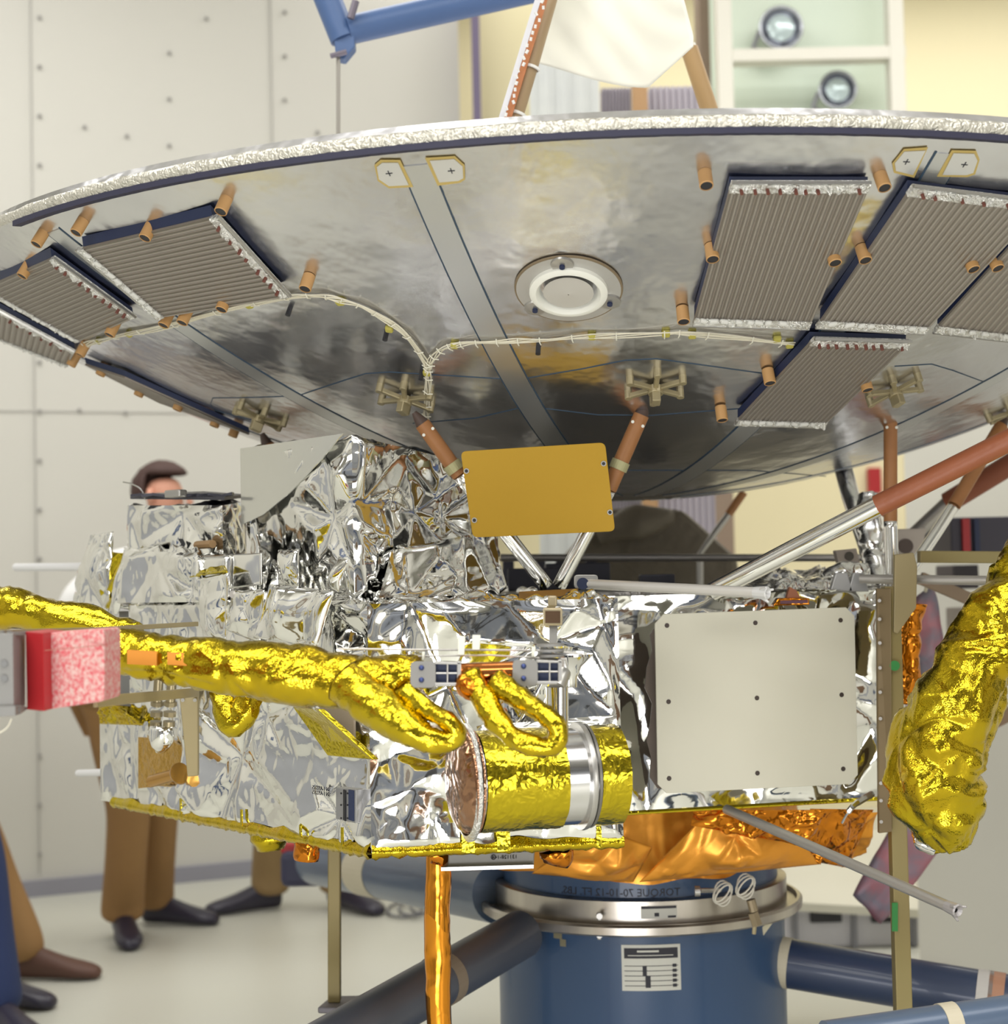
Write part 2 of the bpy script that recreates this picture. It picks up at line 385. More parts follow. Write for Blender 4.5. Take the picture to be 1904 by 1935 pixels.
# window wall with lamps behind it
wy = 7.2
w0 = P(1352, 100, wy); w1 = P(1706, 100, wy); zt = 4.6; zb = P(1500, 420, wy)[2]
WF = mat('window_frame_paint', (.78, .76, .68), .5)
o = struct('window_1', bx(((w0[0]+w1[0])/2, wy+.25, (zt+zb)/2), w1[0]-w0[0]-.02, .02, zt-zb), mat('mint_panel', (.74, .83, .70), .35, mottle=(2, (.66, .77, .66), .3)))
g = G()
for px in (1367, 1690): q = P(px, 100, wy); g.add(bx((q[0], wy, (zt+zb)/2), .065, .1, zt-zb))
for py in (107, -140, 330): q = P(1530, py, wy); g.add(bx((q[0], wy, q[2]), w1[0]-w0[0], .09, .055))
make('window_frame', g, WF, o, bevel=.004)
for i, (px, py, r) in enumerate(((1475, 53, .098), (1582, 170, .085))):
    c = P(px, py, wy+.1); ax = V(0, -1, 0)
    t = thing('flood_light', ('upper round chrome flood light behind the pale window' if i == 0 else 'lower round chrome flood light behind the pale window'), 'lamp', c, 'round lamps behind the window')
    make('reflector_bowl', lathe([(r*.25, -.09), (r*.7, -.07), (r, -.0), (r, .012), (r*.9, .012), (r*.85, .0), (r*.6, -.05), (.004, -.06)], c, ax, 32), mat('lamp_chrome', (.45, .47, .52), .25, .9), t, smooth=True)
    make('lens', lathe([(.002, .01), (r*.4, .008), (r*.6, 0)], c+ax*.002, ax, 24), mat('lens_glass', (.55, .66, .68), .15, .2), t, smooth=True)
    make('yoke', tube([c+V(-r*.9, .03, 0), c+V(-r*1.15, .06, -r*.6), c+V(-r*.6, .1, -r*1.2)], .012, 8), mat('lamp_grey', (.35, .36, .40), .5), t)

# objects standing beyond the dish: pleated screen, brown panel, cabinet
def pleats(p0, p1, z0, z1, n, amp, d=V(0, 1, 0)):
    v = []; f = []; m = n*2+1
    for k in range(m):
        q = p0+(p1-p0)*k/(m-1)+d*(amp if k % 2 else 0); v += [V(q[0], q[1], z0), V(q[0], q[1], z1)]
    for k in range(m-1): f.append((2*k, 2*k+2, 2*k+3, 2*k+1))
    return v, f
for (xa, xb, lab) in ((1135, 1192, 'lilac grey pleated screen left of the tan wooden post above the dish'), (1225, 1330, 'lilac grey pleated screen right of the tan wooden post above the dish')):
    p0 = P(xa, 170, 6.2); p1 = P(xb, 170, 6.2)
    g = G().add(pleats(p0, p1, 0, 3.15, 9, .02)); g.add(pleats(p0+V(0, .06, 0), p1+V(0, .06, 0), 0, 3.15, 1, 0))
    tag(make('pleated_screen', g, mat('pleat_lilac', (.50, .47, .52), .7)), lab, 'screen', 'pleated screens behind the dish')
p = P(1208, 180, 6.1); tag(make('wooden_post', bx((p[0], 6.1, 1.6), .055, .05, 3.2), mat('wood_tan', (.42, .25, .12), .6), bevel=.003), 'tan wooden post standing between the two pleated screens', 'post')
p0 = P(1000, 170, 5.9); p1 = P(1132, 170, 5.9)
tag(make('plastic_curtain', pleats(p0, p1, .0, 3.3, 4, .015), mat('curtain_clear', (.62, .64, .62), .3, mottle=(6, (.55, .57, .57), .2))), 'pale translucent curtain hanging behind the white sheet, left of the pleated screens', 'curtain')
p0 = P(1322, 100, 7.6); p1 = P(1352, 100, 7.6)
tag(make('wall_pillar', bx(((p0[0]+p1[0])/2, 7.6, 2.4), p1[0]-p0[0]+.02, .2, 4.8), mat('pillar_brown', (.27, .20, .15), .7)), 'narrow brown pillar beside the window frame', 'pillar')

# ================================================================== hoist
t = thing('hoist_frame', 'blue tubular lifting frame hanging above the dish, seen at the top edge', 'hoist', P(652, 60, 3.6))
d = 3.6
make('beam', tube([P(655, 58, d), P(1010, -22, d+.1), P(1400, -110, d+.2)], .031, 24), BLUEL, t, smooth='auto')
make('arm', tube([P(650, 75, d), P(612, -20, d), P(560, -160, d)], .030, 24), BLUEL, t, smooth='auto')
make('gusset', prism([P(628, 40, d-.02), P(668, 35, d-.02), P(670, 88, d-.02), P(650, 112, d-.02), P(634, 108, d-.02)], V(0, .04, 0)), BLUEL, t, bevel=.003)
make('pin', tube([P(624, 106, d-.03), P(655, 98, d-.03)], .006, 8), mat('pin_steel', (.2, .18, .22), .5, .6), t)
make('pin', tube([P(662, 35, d-.04), P(672, 2, d-.04)], .008, 8), mat('pin_steel2', (.2, .18, .22), .5, .6), t)
tag(make('hanger_rod', tube([P(639, 108, 3.58), P(639, 300, 3.58)], .0045, 8), mat('rod_grey', (.36, .34, .31), .4, .6)), 'thin grey rod hanging from the blue hoist down into the dish', 'rod')

# ================================================================== dish antenna
dish = thing('dish_antenna', 'large grey metal dish antenna seen from below, foil taped around its rim', 'antenna', (DC[0], DC[1], DC[2]-DD))
NR, NT = 40, 180; v = []; f = []
rs_ = [DR*(i/NR)**.8 for i in range(NR+1)]; rs_[0] = .004
for h in (0, -.014):
    for r in rs_:
        for k in range(NT): v.append(DS(r, 2*math.pi*k/NT, h))
n1 = (NR+1)*NT
for b in (0, n1):
    for i in range(NR):
        for k in range(NT):
            k2 = (k+1) % NT; f.append((b+i*NT+k, b+i*NT+k2, b+(i+1)*NT+k2, b+(i+1)*NT+k))
for k in range(NT):
    k2 = (k+1) % NT; f.append((NR*NT+k, NR*NT+k2, n1+NR*NT+k2, n1+NR*NT+k)); f.append((k, k2, n1+k2, n1+k))
make('reflector_shell', (v, f), DISH, dish, smooth='auto')
# rim foil: crinkled band
def band(r0f, z0, z1, a0, a1, n=720, rows=5, amp=.0018, seed=3, thick=.004):
    v = []; f = []
    for i in range(n+1):
        a = a0+(a1-a0)*i/n
        for j in range(rows):
            t = j/(rows-1); w = math.sin(math.pi*t)
            q = noise.noise(Vector((a*60, t*3, seed)))*amp*1.4+noise.noise(Vector((a*170, t*5, seed)))*amp
            r = r0f+.003*w+q; z = z0+(z1-z0)*t+(noise.noise(Vector((a*25, seed, t)))*amp if j in (0, rows-1) else 0)
            v.append((DC[0]+r*math.cos(a), DC[1]+r*math.sin(a), DC[2]+z))
        v.append((DC[0]+(r0f-.02)*math.cos(a), DC[1]+(r0f-.02)*math.sin(a), DC[2]+z1-.003))
    m = rows+1
    for i in range(n):
        for j in range(m-1): f.append((i*m+j, (i+1)*m+j, (i+1)*m+j+1, i*m+j+1))
    return v, f
make('rim_foil', band(DR+.001, -.017, .001, 0, 2*math.pi), RIMF, dish, smooth=True)
A0, A1 = math.radians(-139), math.radians(-20)
g = G(); n = 260
v = []; f = []
for i in range(n+1):
    a = A0+(A1-A0)*i/n
    for r, h in ((DR+.003, .0), (DR+.003, .0085), (DR-.012, .0085), (DR-.012, .001)):
        jit = .0006*noise.noise(Vector((a*80, 0, h*100)))
        q = DS(r, a, 0); v.append((q[0], q[1], DC[2]-.0165-h+jit+(.001 if r < DR-.01 else 0)))
for i in range(n):
    for j in range(4): f.append((i*4+j, (i+1)*4+j, (i+1)*4+(j+1) % 4, i*4+(j+1) % 4))
make('rim_seal', (v, f), SEAL, dish)
# radial cover strips; dark seam lines draw both gaps and edge shadows
def ribbon(pts, w, h):
    """raised ribbon on the dish through world points"""
    v = []; f = []; n = len(pts)
    for i in range(n):
        q = pts[i]; t = nrm(pts[min(i+1, n-1)]-pts[max(i-1, 0)]); nn = DN(q); s = np.cross(nn, t)
        v += [q-s*w/2-nn*.0004, q-s*w/2+nn*h, q+s*w/2+nn*h, q+s*w/2-nn*.0004]
    for i in range(n-1):
        for j in range(4): f.append((i*4+j, (i+1)*4+j, (i+1)*4+(j+1) % 4, i*4+(j+1) % 4))
    f += [(0, 1, 2, 3), tuple((n-1)*4+k for k in (3, 2, 1, 0))]
    return v, f
def radial(deg, r0, r1, off=0., n=24):
    th = math.radians(deg); s = V(-math.sin(th), math.cos(th), 0); out = []
    for i in range(n+1):
        r = r0+(r1-r0)*i/n; x, y = r*math.cos(th)+s[0]*off, r*math.sin(th)+s[1]*off
        out.append(DS(math.hypot(x, y), math.atan2(y, x)))
    return out
for dg in (-106.2, -137.5, -73.6, -43, -168.5, -12, 18, 48, 78, 108, 138, 168):
    make('cover_strip', ribbon(radial(dg, .12, DR-.05), .042, .0014), STRIP, dish)
    for s in (-1, 1):
        ww = .0032 if (s == -1) else .0018
        make('seam', ribbon(radial(dg, .12, DR-.048, s*.0222), ww, .0010), SEAM, dish)
def pxline(pts, w, h, m, name, step=12):
    q = []
    for i in range(len(pts)-1):
        L = max(1, int(math.hypot(pts[i+1][0]-pts[i][0], pts[i+1][1]-pts[i][1])/step))
        for k in range(L): q.append((pts[i][0]+(pts[i+1][0]-pts[i][0])*k/L, pts[i][1]+(pts[i+1][1]-pts[i][1])*k/L))
    q.append(pts[-1]); return make(name, ribbon([DP(*a) for a in q], w, h), m, dish)
for l in ([(568, 746), (640, 722), (690, 706), (735, 703), (800, 707), (952, 716)], [(998, 714), (1100, 697), (1180, 681), (1240, 678), (1330, 690), (1445, 706)],
          [(1690, 692), (1760, 688), (1800, 700), (1868, 725)], [(985, 770), (900, 790), (780, 800)], [(1030, 772), (1130, 784), (1230, 785), (1400, 772)], [(398, 762), (402, 752), (480, 751), (560, 748)],
          [(1185, 889), (1300, 889), (1420, 889), (1560, 900)], [(398, 764), (405, 775), (500, 800)]):
    pxline(l, .0015, .0008, SEAM, 'seam')
# bonded patches near the rim
for pts in ([(712, 315), (722, 307), (752, 307), (772, 349), (735, 351), (716, 338)], [(812, 303), (858, 300), (874, 314), (875, 336), (866, 341), (830, 344)],
            [(1690, 308), (1708, 286), (1748, 284), (1724, 330), (1692, 322)], [(1801, 289), (1840, 290), (1846, 303), (1838, 326), (1826, 330), (1780, 330)]):
    c = (sum(p[0] for p in pts)/len(pts), sum(p[1] for p in pts)/len(pts))
    random.seed(int(c[0]))
    big = [DP(c[0]+(p[0]-c[0])*(1.17+random.uniform(-.05, .08)), c[1]+(p[1]-c[1])*(1.22+random.uniform(-.05, .1)), .0016) for p in pts]
    make('adhesive_border', prism(big, DN(big[0])*.0008), YELL, dish)
    o = make('mounting_patch', prism([DP(p[0], p[1], .0030) for p in pts], DN(big[0])*.001), PATCH, dish)
    q = DP(c[0], c[1], .0045); x, y, z = frame(DN(q))
    make('cross_mark', G().add(box(q, (x, y, z), (.005, .0006, .0004))).add(box(q, (x, y, z), (.0006, .005, .0004))), INK, o)
# round aperture with white collar
q = DP(1074, 545); nn = DN(q); x, y, z = frame(nn)
ap = make('aperture_flange', lathe([(.058, .001), (.079, .001), (.079, .0035), (.058, .0035), (.058, .001)], q, nn, 64), mat('flange_grey', (.55, .54, .52), .4, .6), dish, smooth='auto')
make('putty_ring', lathe([(.079, .0005), (.0822, .0005), (.0815, .003), (.079, .003)], q, nn, 64), mat('putty_brown', (.20, .15, .09), .7), ap)
make('white_collar', lathe([(.059, .003), (.059, .010), (.054, .013), (.049, .013), (.045, .008), (.041, -.006), (.038, -.012), (.036, -.012)], q, nn, 64), WHITE, ap, smooth='auto')
make('lens_disc', lathe([(.001, -.008), (.038, -.0115)], q+nn*.02, nn, 48), mat('aperture_disc', (.50, .48, .44), .5), ap)
for (px, py) in ((1062, 498), (1011, 580), (1152, 568)):
    s = DP(px, py, .004)
    w = make('washer', lathe([(.001, .001), (.001, .005), (.0165, .004), (.0175, .001)], s, nn, 24), ALU, ap, smooth='auto')
    make('bolt_head', lathe([(.0005, .009), (.0042, .009), (.0042, .003)], s, nn, 10), NAVY, w)
# wire harness on the dish
HP = [[(152, 655), (185, 644), (240, 632), (330, 613), (450, 580), (540, 562), (600, 559), (645, 568), (690, 583), (740, 612), (780, 648), (806, 690), (808, 700)],
      [(1500, 650), (1420, 642), (1300, 630), (1255, 631), (1118, 636), (1020, 643), (960, 645), (900, 648), (860, 652), (832, 662), (815, 680), (808, 700)],
      [(808, 700), (808, 740), (805, 775), (806, 796)]]
random.seed(4)
for li, l in enumerate(HP):
    g = G(); base = spline([DP(a, b, .006) for a, b in l], 6)
    for s in range(4):
        pp = [b+nrm(np.cross(DN(b), base[min(i+1, len(base)-1)]-base[max(i-1, 0)]))*((s-1.5)*.0028+.001*math.sin(i*.7+s*2))+DN(b)*.0015*math.sin(i*.5+s) for i, b in enumerate(base)]
        g.add(tube(pp, .0014 if li != 1 else .0011, 6))
    make('wire_harness', g, WIRE, dish, smooth=True)
    g = G()
    for i in range(2, len(base)-2, 4):
        t = nrm(base[i+1]-base[i-1]); s = np.cross(DN(base[i]), t)
        g.add(tube([base[i]-s*.008, base[i]+DN(base[i])*.005, base[i]+s*.009+DN(base[i])*.003], .0011, 5))
    if len(g.v): make('lacing_ties', g, mat('tie_white', (.75, .73, .62), .6), dish)
for (px, py) in ((642, 571), (735, 622), (858, 653), (1118, 636), (1258, 631), (1308, 634), (1468, 641), (1492, 652), (470, 577), (310, 615), (243, 632), (185, 645), (806, 705)):
    q = DP(px, py, .004); a, b, c = frame(DN(q)); make('adhesive_dab', box(q, (a, b, c), (.007, .0065, .004)), YEL, dish, bevel=.003)
for (px, py) in ((730, 629), (1017, 655), (797, 703), (548, 582)):
    q = DP(px, py); make('stud', tube([q, q+DN(q)*.014], .0042, 10), DARK, dish)
# six-armed mounting brackets
BR = [(490, 790, 12), (765, 755, 0), (1238, 735, 30), (1690, 740, 15), (1912, 778, 0)]
for bi, (px, py, rot) in enumerate(BR):
    q = DP(px, py, .010); nn = DN(q); th = math.atan2(q[1]-DC[1], q[0]-DC[0])
    x = nrm(V(math.cos(th), math.sin(th), 0)-nn*np.dot(V(math.cos(th), math.sin(th), 0), nn)); y = np.cross(nn, x)
    g = G(); ends = []
    for k in range(6):
        a = math.radians(60*k+rot+30); d = math.cos(a)*x+math.sin(a)*y; L = .050
        g.add(box(q+d*L/2, (d, np.cross(nn, d), nn), (L/2, .0042, .0042))); ends.append(q+d*L)
    g.add(tube([q-nn*.004, q+nn*.010], .013, 12))
    b = make('strut_bracket', g, BRZ, dish, bevel=.0015)
    for e in ends: make('foot', G().add(tube([e-nn*.012, e+nn*.005], .0066, 10)), BRZ, b, bevel=.001)
    make('clevis', box(q+nn*.017, (x, y, nn), (.011, .007, .010)), BRZ, b, bevel=.002)

# ================================================================== ribbed cell panels under the dish
def cell_panel(c, label, ribs, strips, knobs, h=.024, group='ribbed cell panels under the dish', gap_h=.026):
    """c: corner pixels TL TR BR BL; ribs: 'u' run TL-TR or 'v' run TL-BL; strips: edges that carry a foil terminal strip"""
    C = [DP(px, py, h) for px, py in c]; nn = nrm(np.cross(C[1]-C[0], C[3]-C[0]))
    if nn[2] > 0: nn = -nn
    cen = sum(C)/4; t = thing('cell_panel', label, 'panel', cen, group)
    N = 30; v = []; uv = []; f = []
    for j in range(N+1):
        for i in range(N+1):
            s, w = i/N, j/N; q = C[0]*(1-s)*(1-w)+C[1]*s*(1-w)+C[2]*s*w+C[3]*(1-s)*w
            k = w if ribs == 'u' else s
            v.append(q); uv.append((k, 0))
    m = N+1
    for j in range(N):
        for i in range(N): f.append((j*m+i, j*m+i+1, (j+1)*m+i+1, (j+1)*m+i))
    g = G().add((v, f)); b = len(g.v)
    g.v += [tuple(q-nn*.004) for q in C]; uv += [(0, 0)]*4
    g.f += [(b, b+1, b+2, b+3)]+[(0, N, b+1, b), (N, m*m-1, b+2, b+1), (m*m-1, N*m, b+3, b+2), (N*m, 0, b, b+3)]
    g.uv = uv; make('ribbed_sheet', g, RIB, t, recalc=False)
    lo = [q-nn*.0045 for q in C]; hi = [np.array([q[0], q[1], 0])*1.0 for q in C]
    for i in range(4):
        r = math.hypot(C[i][0]-DC[0], C[i][1]-DC[1]); hi[i] = V(C[i][0], C[i][1], DC[2]-DD+DA*r*r-.0045)
    make('backing_tray', loft(lo, hi), NAVY, t)  # dark solid standing in for the shaded gap and its reflection in the dish
    for (e, kind) in strips:
        a, b_ = C[e], C[(e+1) % 4]; L = np.linalg.norm(b_-a); d = nrm(b_-a); inn = nrm(cen-(a+b_)/2)
        g = foil_quad(a-inn*.013+nn*.002, b_-inn*.013+nn*.002, b_+inn*.004+nn*.002, a+inn*.004+nn*.002, .0016, int(abs(a[0])*1000) % 97, .014, .9, fade=.003, out=nn)
        sp = make('terminal_strip', G().add(g).add(box((a+b_)/2-inn*.006-nn*.002, (d, inn, nn), (L/2, .009, .0035))), SIL2, t, smooth=False)
        n = 10; rr_ = random.Random(int(abs(a[0])*1e4))
        for k in range(n):
            if rr_.random() < .12: continue
            q = a+(b_-a)*((k+.9+rr_.uniform(-.2, .2))/(n+.8))+nn*.004-inn*.004
            if kind == 'cap': make('white_cap', box(q+inn*.005, (nrm(d+inn*rr_.uniform(-.3, .3)), inn, nn), (.0066+rr_.uniform(-.0015, .001), .0048, .003)), mat('cap_white', (.72, .72, .70), .6) if k == -1 else PATCHW, sp, bevel=.003)
            else: make('terminal', tube([q-nn*.002, q+nn*.006], .0028, 6), RUST, sp)
        make('rail', bar(a-inn*.016, b_-inn*.016, .004, .004), ALU, t)
    for (px, py) in knobs:
        q = DP(px, py, h+.002); k = make('standoff', lathe([(.0001, -.022), (.0098, -.022), (.0098, .003), (.0085, .004), (.0085, .0)], q, DN(q), 18), TAN, t, smooth='auto')
        make('socket', lathe([(.0001, .0), (.0086, .0)], q+DN(q)*.0025, DN(q), 16), DARK, k)
    return t
PATCHW = mat('cap_white', (.70, .70, .67), .6); RUST = mat('terminal_rust', (.16, .05, .035), .5)
cell_panel([(155, 470), (398, 412), (535, 563), (308, 600)], 'largest ribbed cell panel on the left of the dish, with knobs along its top', 'u', [(1, 'term'), (3, 'cap')],
           [(145, 437), (275, 447), (418, 397), (577, 543), (419, 582), (345, 607)])
cell_panel([(-30, 545), (95, 490), (250, 603), (150, 645)], 'ribbed grey cell panel at the left picture edge, between two foil strips', 'u', [(1, 'term'), (3, 'cap')], [(70, 459), (43, 519), (208, 630), (310, 612)])
cell_panel([(-80, 548), (140, 668), (128, 690), (-80, 610)], 'ribbed cell panel seen almost edge-on at the far left rim', 'v', [(0, 'term'), (2, 'cap')], [(152, 668), (135, 688)])
cell_panel([(1378, 360), (1640, 360), (1533, 610), (1312, 603)], 'ribbed grey cell panel right of the round white aperture, its lines steep', 'v', [(0, 'term'), (2, 'cap')],
           [(1334, 348), (1670, 352), (1346, 487), (1577, 494), (1291, 605)])
cell_panel([(1715, 366), (1965, 396), (1755, 620), (1550, 608)], 'ribbed grey cell panel with two pale lines, second from the right edge', 'v', [(0, 'term'), (2, 'cap')], [(1634, 489), (1838, 506)])
cell_panel([(1950, 420), (2160, 450), (2000, 645), (1772, 618)], 'ribbed grey cell panel cut by the right picture edge', 'v', [(2, 'cap')], [(1884, 504)])
cell_panel([(1530, 650), (1712, 655), (1562, 800), (1394, 795)], 'ribbed grey cell panel lowest on the dish, below the row of three', 'v', [(0, 'term'), (2, 'cap')], [(1454, 721), (1638, 734), (1364, 791)])
cell_panel([(160, 690), (235, 715), (470, 822), (300, 762)], 'narrow dark cell panel seen edge-on along the lower left of the dish', 'u', [], [(190, 706), (262, 745), (335, 772), (405, 803), (440, 822)], h=.02)

# ================================================================== feed support above the dish
t = thing('feed_strut', 'brown feed support leg with orange laced edge, left of the white sheet', 'strut', P(955, 225, 3.0), 'feed support legs')
d = 3.0
make('tube', tube([P(968, 238, d), P(1003, 120, d), P(1046, -30, d+.05)], .0145, 16), mat('feed_brown', (.34, .24, .13), .5), t, smooth='auto')
make('flange', prism([P(948, 235, d-.03), P(962, 235, d-.03), P(1040, -20, d-.02), P(1028, -20, d-.02)], V(0, .012, 0)), mat('flange_orange', (.42, .15, .05), .5), t)
make('white_strip', prism([P(938, 235, d-.03), P(949, 235, d-.03), P(1029, -20, d-.02), P(1016, -20, d-.02)], V(0, .008, 0)), mat('strip_white', (.66, .66, .70), .5), t)
g = G(); random.seed(8)
for k in range(22):
    s = k/21; q = P(955+78*s+random.uniform(-5, 5), 232-250*s, d-.036); g.add(tube([q, q+V(.004*random.uniform(-1, 1), -.002, .006)], .0026, 6))
make('lacing', g, mat('lacing_white', (.8, .8, .78), .6), t)
for (px, py) in ((1002, 128), (975, 215)):
    q = P(px, py, d); make('tie_wrap', lathe([(.0155, -.003), (.018, -.002), (.018, .002), (.0155, .003)], q, P(1046, -30, d)-P(968, 238, d), 20), mat('tie_w', (.8, .8, .76), .6), t)
t = thing('feed_strut', 'tan feed support leg right of the white sheet, in front of the window', 'strut', P(1350, 215, 3.3), 'feed support legs')
make('tube', tube([P(1302, 92, 3.3), P(1352, 245, 3.3)], .0175, 18), mat('feed_tan', (.42, .27, .12), .5), t, smooth='auto')
make('inner_rod', tube([P(1283, -30, 3.3), P(1303, 92, 3.3)], .006, 10), mat('rod_orange', (.45, .22, .08), .5), t)
make('collar', tube([P(1300, 86, 3.3), P(1304, 98, 3.3)], .015, 14), WHITE, t)
# draped white sheet
pts = [(1018, 8), (1290, -20), (1312, 95), (1218, 168), (1165, 165), (1003, 125)]
v = []; f = []; NX, NY = 44, 30
for j in range(NY+1):
    for i in range(NX+1):
        s, w = i/NX, j/NY
        xa = 1030+(1003-1030)*w; xb = 1285+(1310-1285)*min(w*1.2, 1)
        yb = 118+48*math.sin(min(1, s/.72)*math.pi/2)**1.3 if s < .72 else 166-78*(s-.72)/.28
        y = -30+(yb+30)*w; x = xa+(xb-xa)*s+(6*math.sin(w*5) if i == 0 else 0)
        dd = 3.05+.10*math.sin(s*3.1+w)+.014*math.sin(s*5+w*4)+.003*math.sin((s-w*.6)*22)
        v.append(P(x, y, dd))
for j in range(NY):
    for i in range(NX): f.append((j*(NX+1)+i, j*(NX+1)+i+1, (j+1)*(NX+1)+i+1, (j+1)*(NX+1)+i))
o = make('dust_sheet', (v, f), CLOTH, smooth=True); so = o.modifiers.new('s', 'SOLIDIFY'); so.thickness = .002
tag(o, 'white protective sheet draped over the feed between its support legs', 'sheet')

# ================================================================== struts from dish to body
BUSZ0, BUSZ1 = .906, 1.289
def strut(pts, rb, rs, k, label, clamp=None, screws=True, name='support_strut'):
    """pts: (px,py,d) top, joint, bottom; brown tube above the joint, polished tube below"""
    a, b, c = [P(*p) for p in pts]; t = thing(name, label, 'strut', c, 'dish support struts')
    d = nrm(b-a)
    make('brown_tube', tube([a+d*.012, b], rb, 24), BROWN, t, smooth='auto')
    make('end_cone', tube([a-d*.012, a+d*.014], [rb*.35, rb*.97], 18), mat('cone_dark', (.08, .05, .04), .5), t, smooth='auto')
    make('silver_tube', tube(spline([b, (b+c)/2+V(.001, 0, 0), c], 6), rs, 24), SILT, t, smooth=True)
    if screws:
        for s in (-1, 1):
            x = nrm(np.cross(d, V(0, 1, 0)))
            q = a+d*.03+x*rb*.7*s+V(0, -rb*.72, 0); make('screw', tube([q, q+V(0, -.002, 0)], .0028, 8), WHITE, t)
    if clamp is not None:
        q = a+(b-a)*clamp; make('clamp_band', lathe([(rb, -.008), (rb+.0025, -.008), (rb+.0025, .008), (rb, .008)], q, d, 24), mat('clamp_olive', (.42, .40, .22), .5, .3), t)
    return t
strut([(790, 790, 2.86), (868, 898, 2.87), (1033, 1108, 2.92)], .0135, .0125, 0, 'brown and silver strut leaning right, just left of the gold plate', .86)
strut([(1217, 772, 2.88), (1150, 925, 2.89), (1056, 1108, 2.93)], .0135, .0125, 1, 'brown and silver strut leaning left, passing behind the right edge of the gold plate', .70)
strut([(1682, 778, 3.10), (1682, 985, 3.10), (1684, 1128, 3.10)], .0125, .0125, 2, 'upright brown and silver strut above the top right corner of the body')
strut([(1897, 795, 3.35), (1802, 955, 3.30), (1715, 1085, 3.16)], .0135, .0115, 3, 'brown and silver strut at the right edge leaning down to the body corner', screws=False)
strut([(500, 830, 3.25), (560, 960, 3.25), (620, 1100, 3.25)], .0135, .0125, 4, 'brown strut behind the foil box, under the leftmost bracket', screws=False)
# far silver mast behind the body corner
t = thing('silver_mast', 'polished silver mast with flat collar rising to the dish, right of centre', 'mast', P(1665, 1130, 3.55))
make('upper_tube', tube([P(1578, 780, 3.6), P(1590, 868, 3.6)], .014, 18), mat('mast_pale', (.60, .60, .58), .3, .8), t, smooth='auto')
make('collar', lathe([(.0, -.002), (.026, -.002), (.026, .002), (.0, .002)], P(1588, 868, 3.59), V(.15, 0, 1), 24), ALU, t)
make('lower_tube', tube([P(1588, 868, 3.59), P(1606, 935, 3.5), P(1668, 1118, 3.35)], .019, 20), SILT, t, smooth=True)
g = G()
make('foil_scrap', foil_tube([P(1640, 935, 3.42), P(1645, 985, 3.40), P(1652, 1060, 3.36), P(1672, 1115, 3.3)], [.018, .027, .024, .014], 31, .03, .6, 24), SIL, t, smooth=True)
# long wrapped booms
t = thing('brown_boom', 'thick boom of brown wrapped tube and polished silver tube slanting up to the right edge', 'boom', P(1345, 1112, 2.80))
a, b, c = P(1345, 1118, 2.84), P(1660, 955, 2.70), P(2080, 745, 2.55)
make('silver_tube', tube([a, a*.5+b*.5, b], [.0155, .0165, .0165], 28), CHR, t, smooth='auto')
make('wrapped_tube', tube([b-nrm(c-b)*.002, c], .0178, 28), BROWN2, t, smooth='auto')
bb = thing('brown_boom', 'farther dark brown boom tube crossing behind the bright one at the right edge', 'boom', P(1700, 1030, 3.6))
make('wrapped_tube', tube([P(1790, 950, 3.8), P(2100, 760, 3.6)], .024, 24), mat('boom_dark_brown', (.26, .075, .035), .5), bb, smooth='auto')
make('silver_tube', tube([P(1700, 1035, 3.85), P(1792, 949, 3.8)], .017, 20), BOOMG, bb, smooth='auto')

# gold coloured cover plate
t = thing('gold_plate', 'matt gold rectangular plate held by the two leaning struts', 'plate', P(1020, 1010, 2.72))
c = [P(870, 853, 2.835), P(1143, 836, 2.835), P(1162, 1004, 2.85), P(893, 1016, 2.85)]
n = nrm(np.cross(c[1]-c[0], c[3]-c[0])); n = n if n[1] > 0 else -n
make('plate', prism(rrect(*c, .010), n*.003), GPLATE, t, bevel=.0006)
for (px, py) in ((881, 890), (1140, 876), (1152, 968), (896, 983)):
    D = ray(px, py); q = CAM+D*(np.dot(c[0]-n*.0006-CAM, n)/np.dot(D, n)); s = make('screw', lathe([(.0001, .0015), (.0046, .0015), (.0046, -.001)], q, -n, 16), ALU, t)
    make('screw_socket', lathe([(.0001, .0018), (.0030, .0018)], q, -n, 12), DARK, s)

# ================================================================== main body
body = thing('spacecraft_body', 'hexagonal foil covered spacecraft body behind the large cream cover panel', 'spacecraft', (DC[0], DC[1], BUSZ0))
HX = [V(DC[0]+.65*math.cos(math.radians(-106+60*k)), DC[1]+.65*math.sin(math.radians(-106+60*k)), 0) for k in range(6)]
bot = [h+V(0, 0, BUSZ0) for h in HX]; top = [h+V(0, 0, BUSZ1) for h in HX]
foil_prism(bot, top, 'foil_cover', SIL, body, seed=11, cell=.15, slope=.18, res=.008, fade=.03)
hem = G()
for i in (0, 5, 1): hem.add(tube([bot[i], bot[(i+1) % 6]], .004, 8))
make('gold_hem', hem, GOLDL, body)
make('deck', prism([h+V(0, 0, BUSZ1+.001)+nrm(h-V(DC[0], DC[1], 0))*-.02 for h in HX], V(0, 0, .006)), mat('deck_grey', (.25, .24, .23), .35, .8, [('cell', 30, .6, .01)]), body)
# things on the deck
g = G()
for k, (px, py, d, s) in enumerate(((1010, 1060, 3.7, .05), (1090, 1075, 3.8, .06), (1240, 1088, 3.5, .03), (1560, 1085, 3.4, .03))):
    q = P(px, py, d); make('deck_unit', bx((q[0], q[1], BUSZ1+.008+s/2), s*2.4, s*1.6, s), mat('unit_dark', (.07, .07, .09), .4, .5), body, bevel=.003)
g = G().add(foil_quad(P(1330, 1112, 2.98), P(1660, 1115, 3.08), P(1640, 1078, 3.35), P(1420, 1076, 3.3), .006, 43, .05, .6, fade=.01, out=V(0, 0, 1)))
o = make('foil_tuck', g, SIL, body, smooth=True)
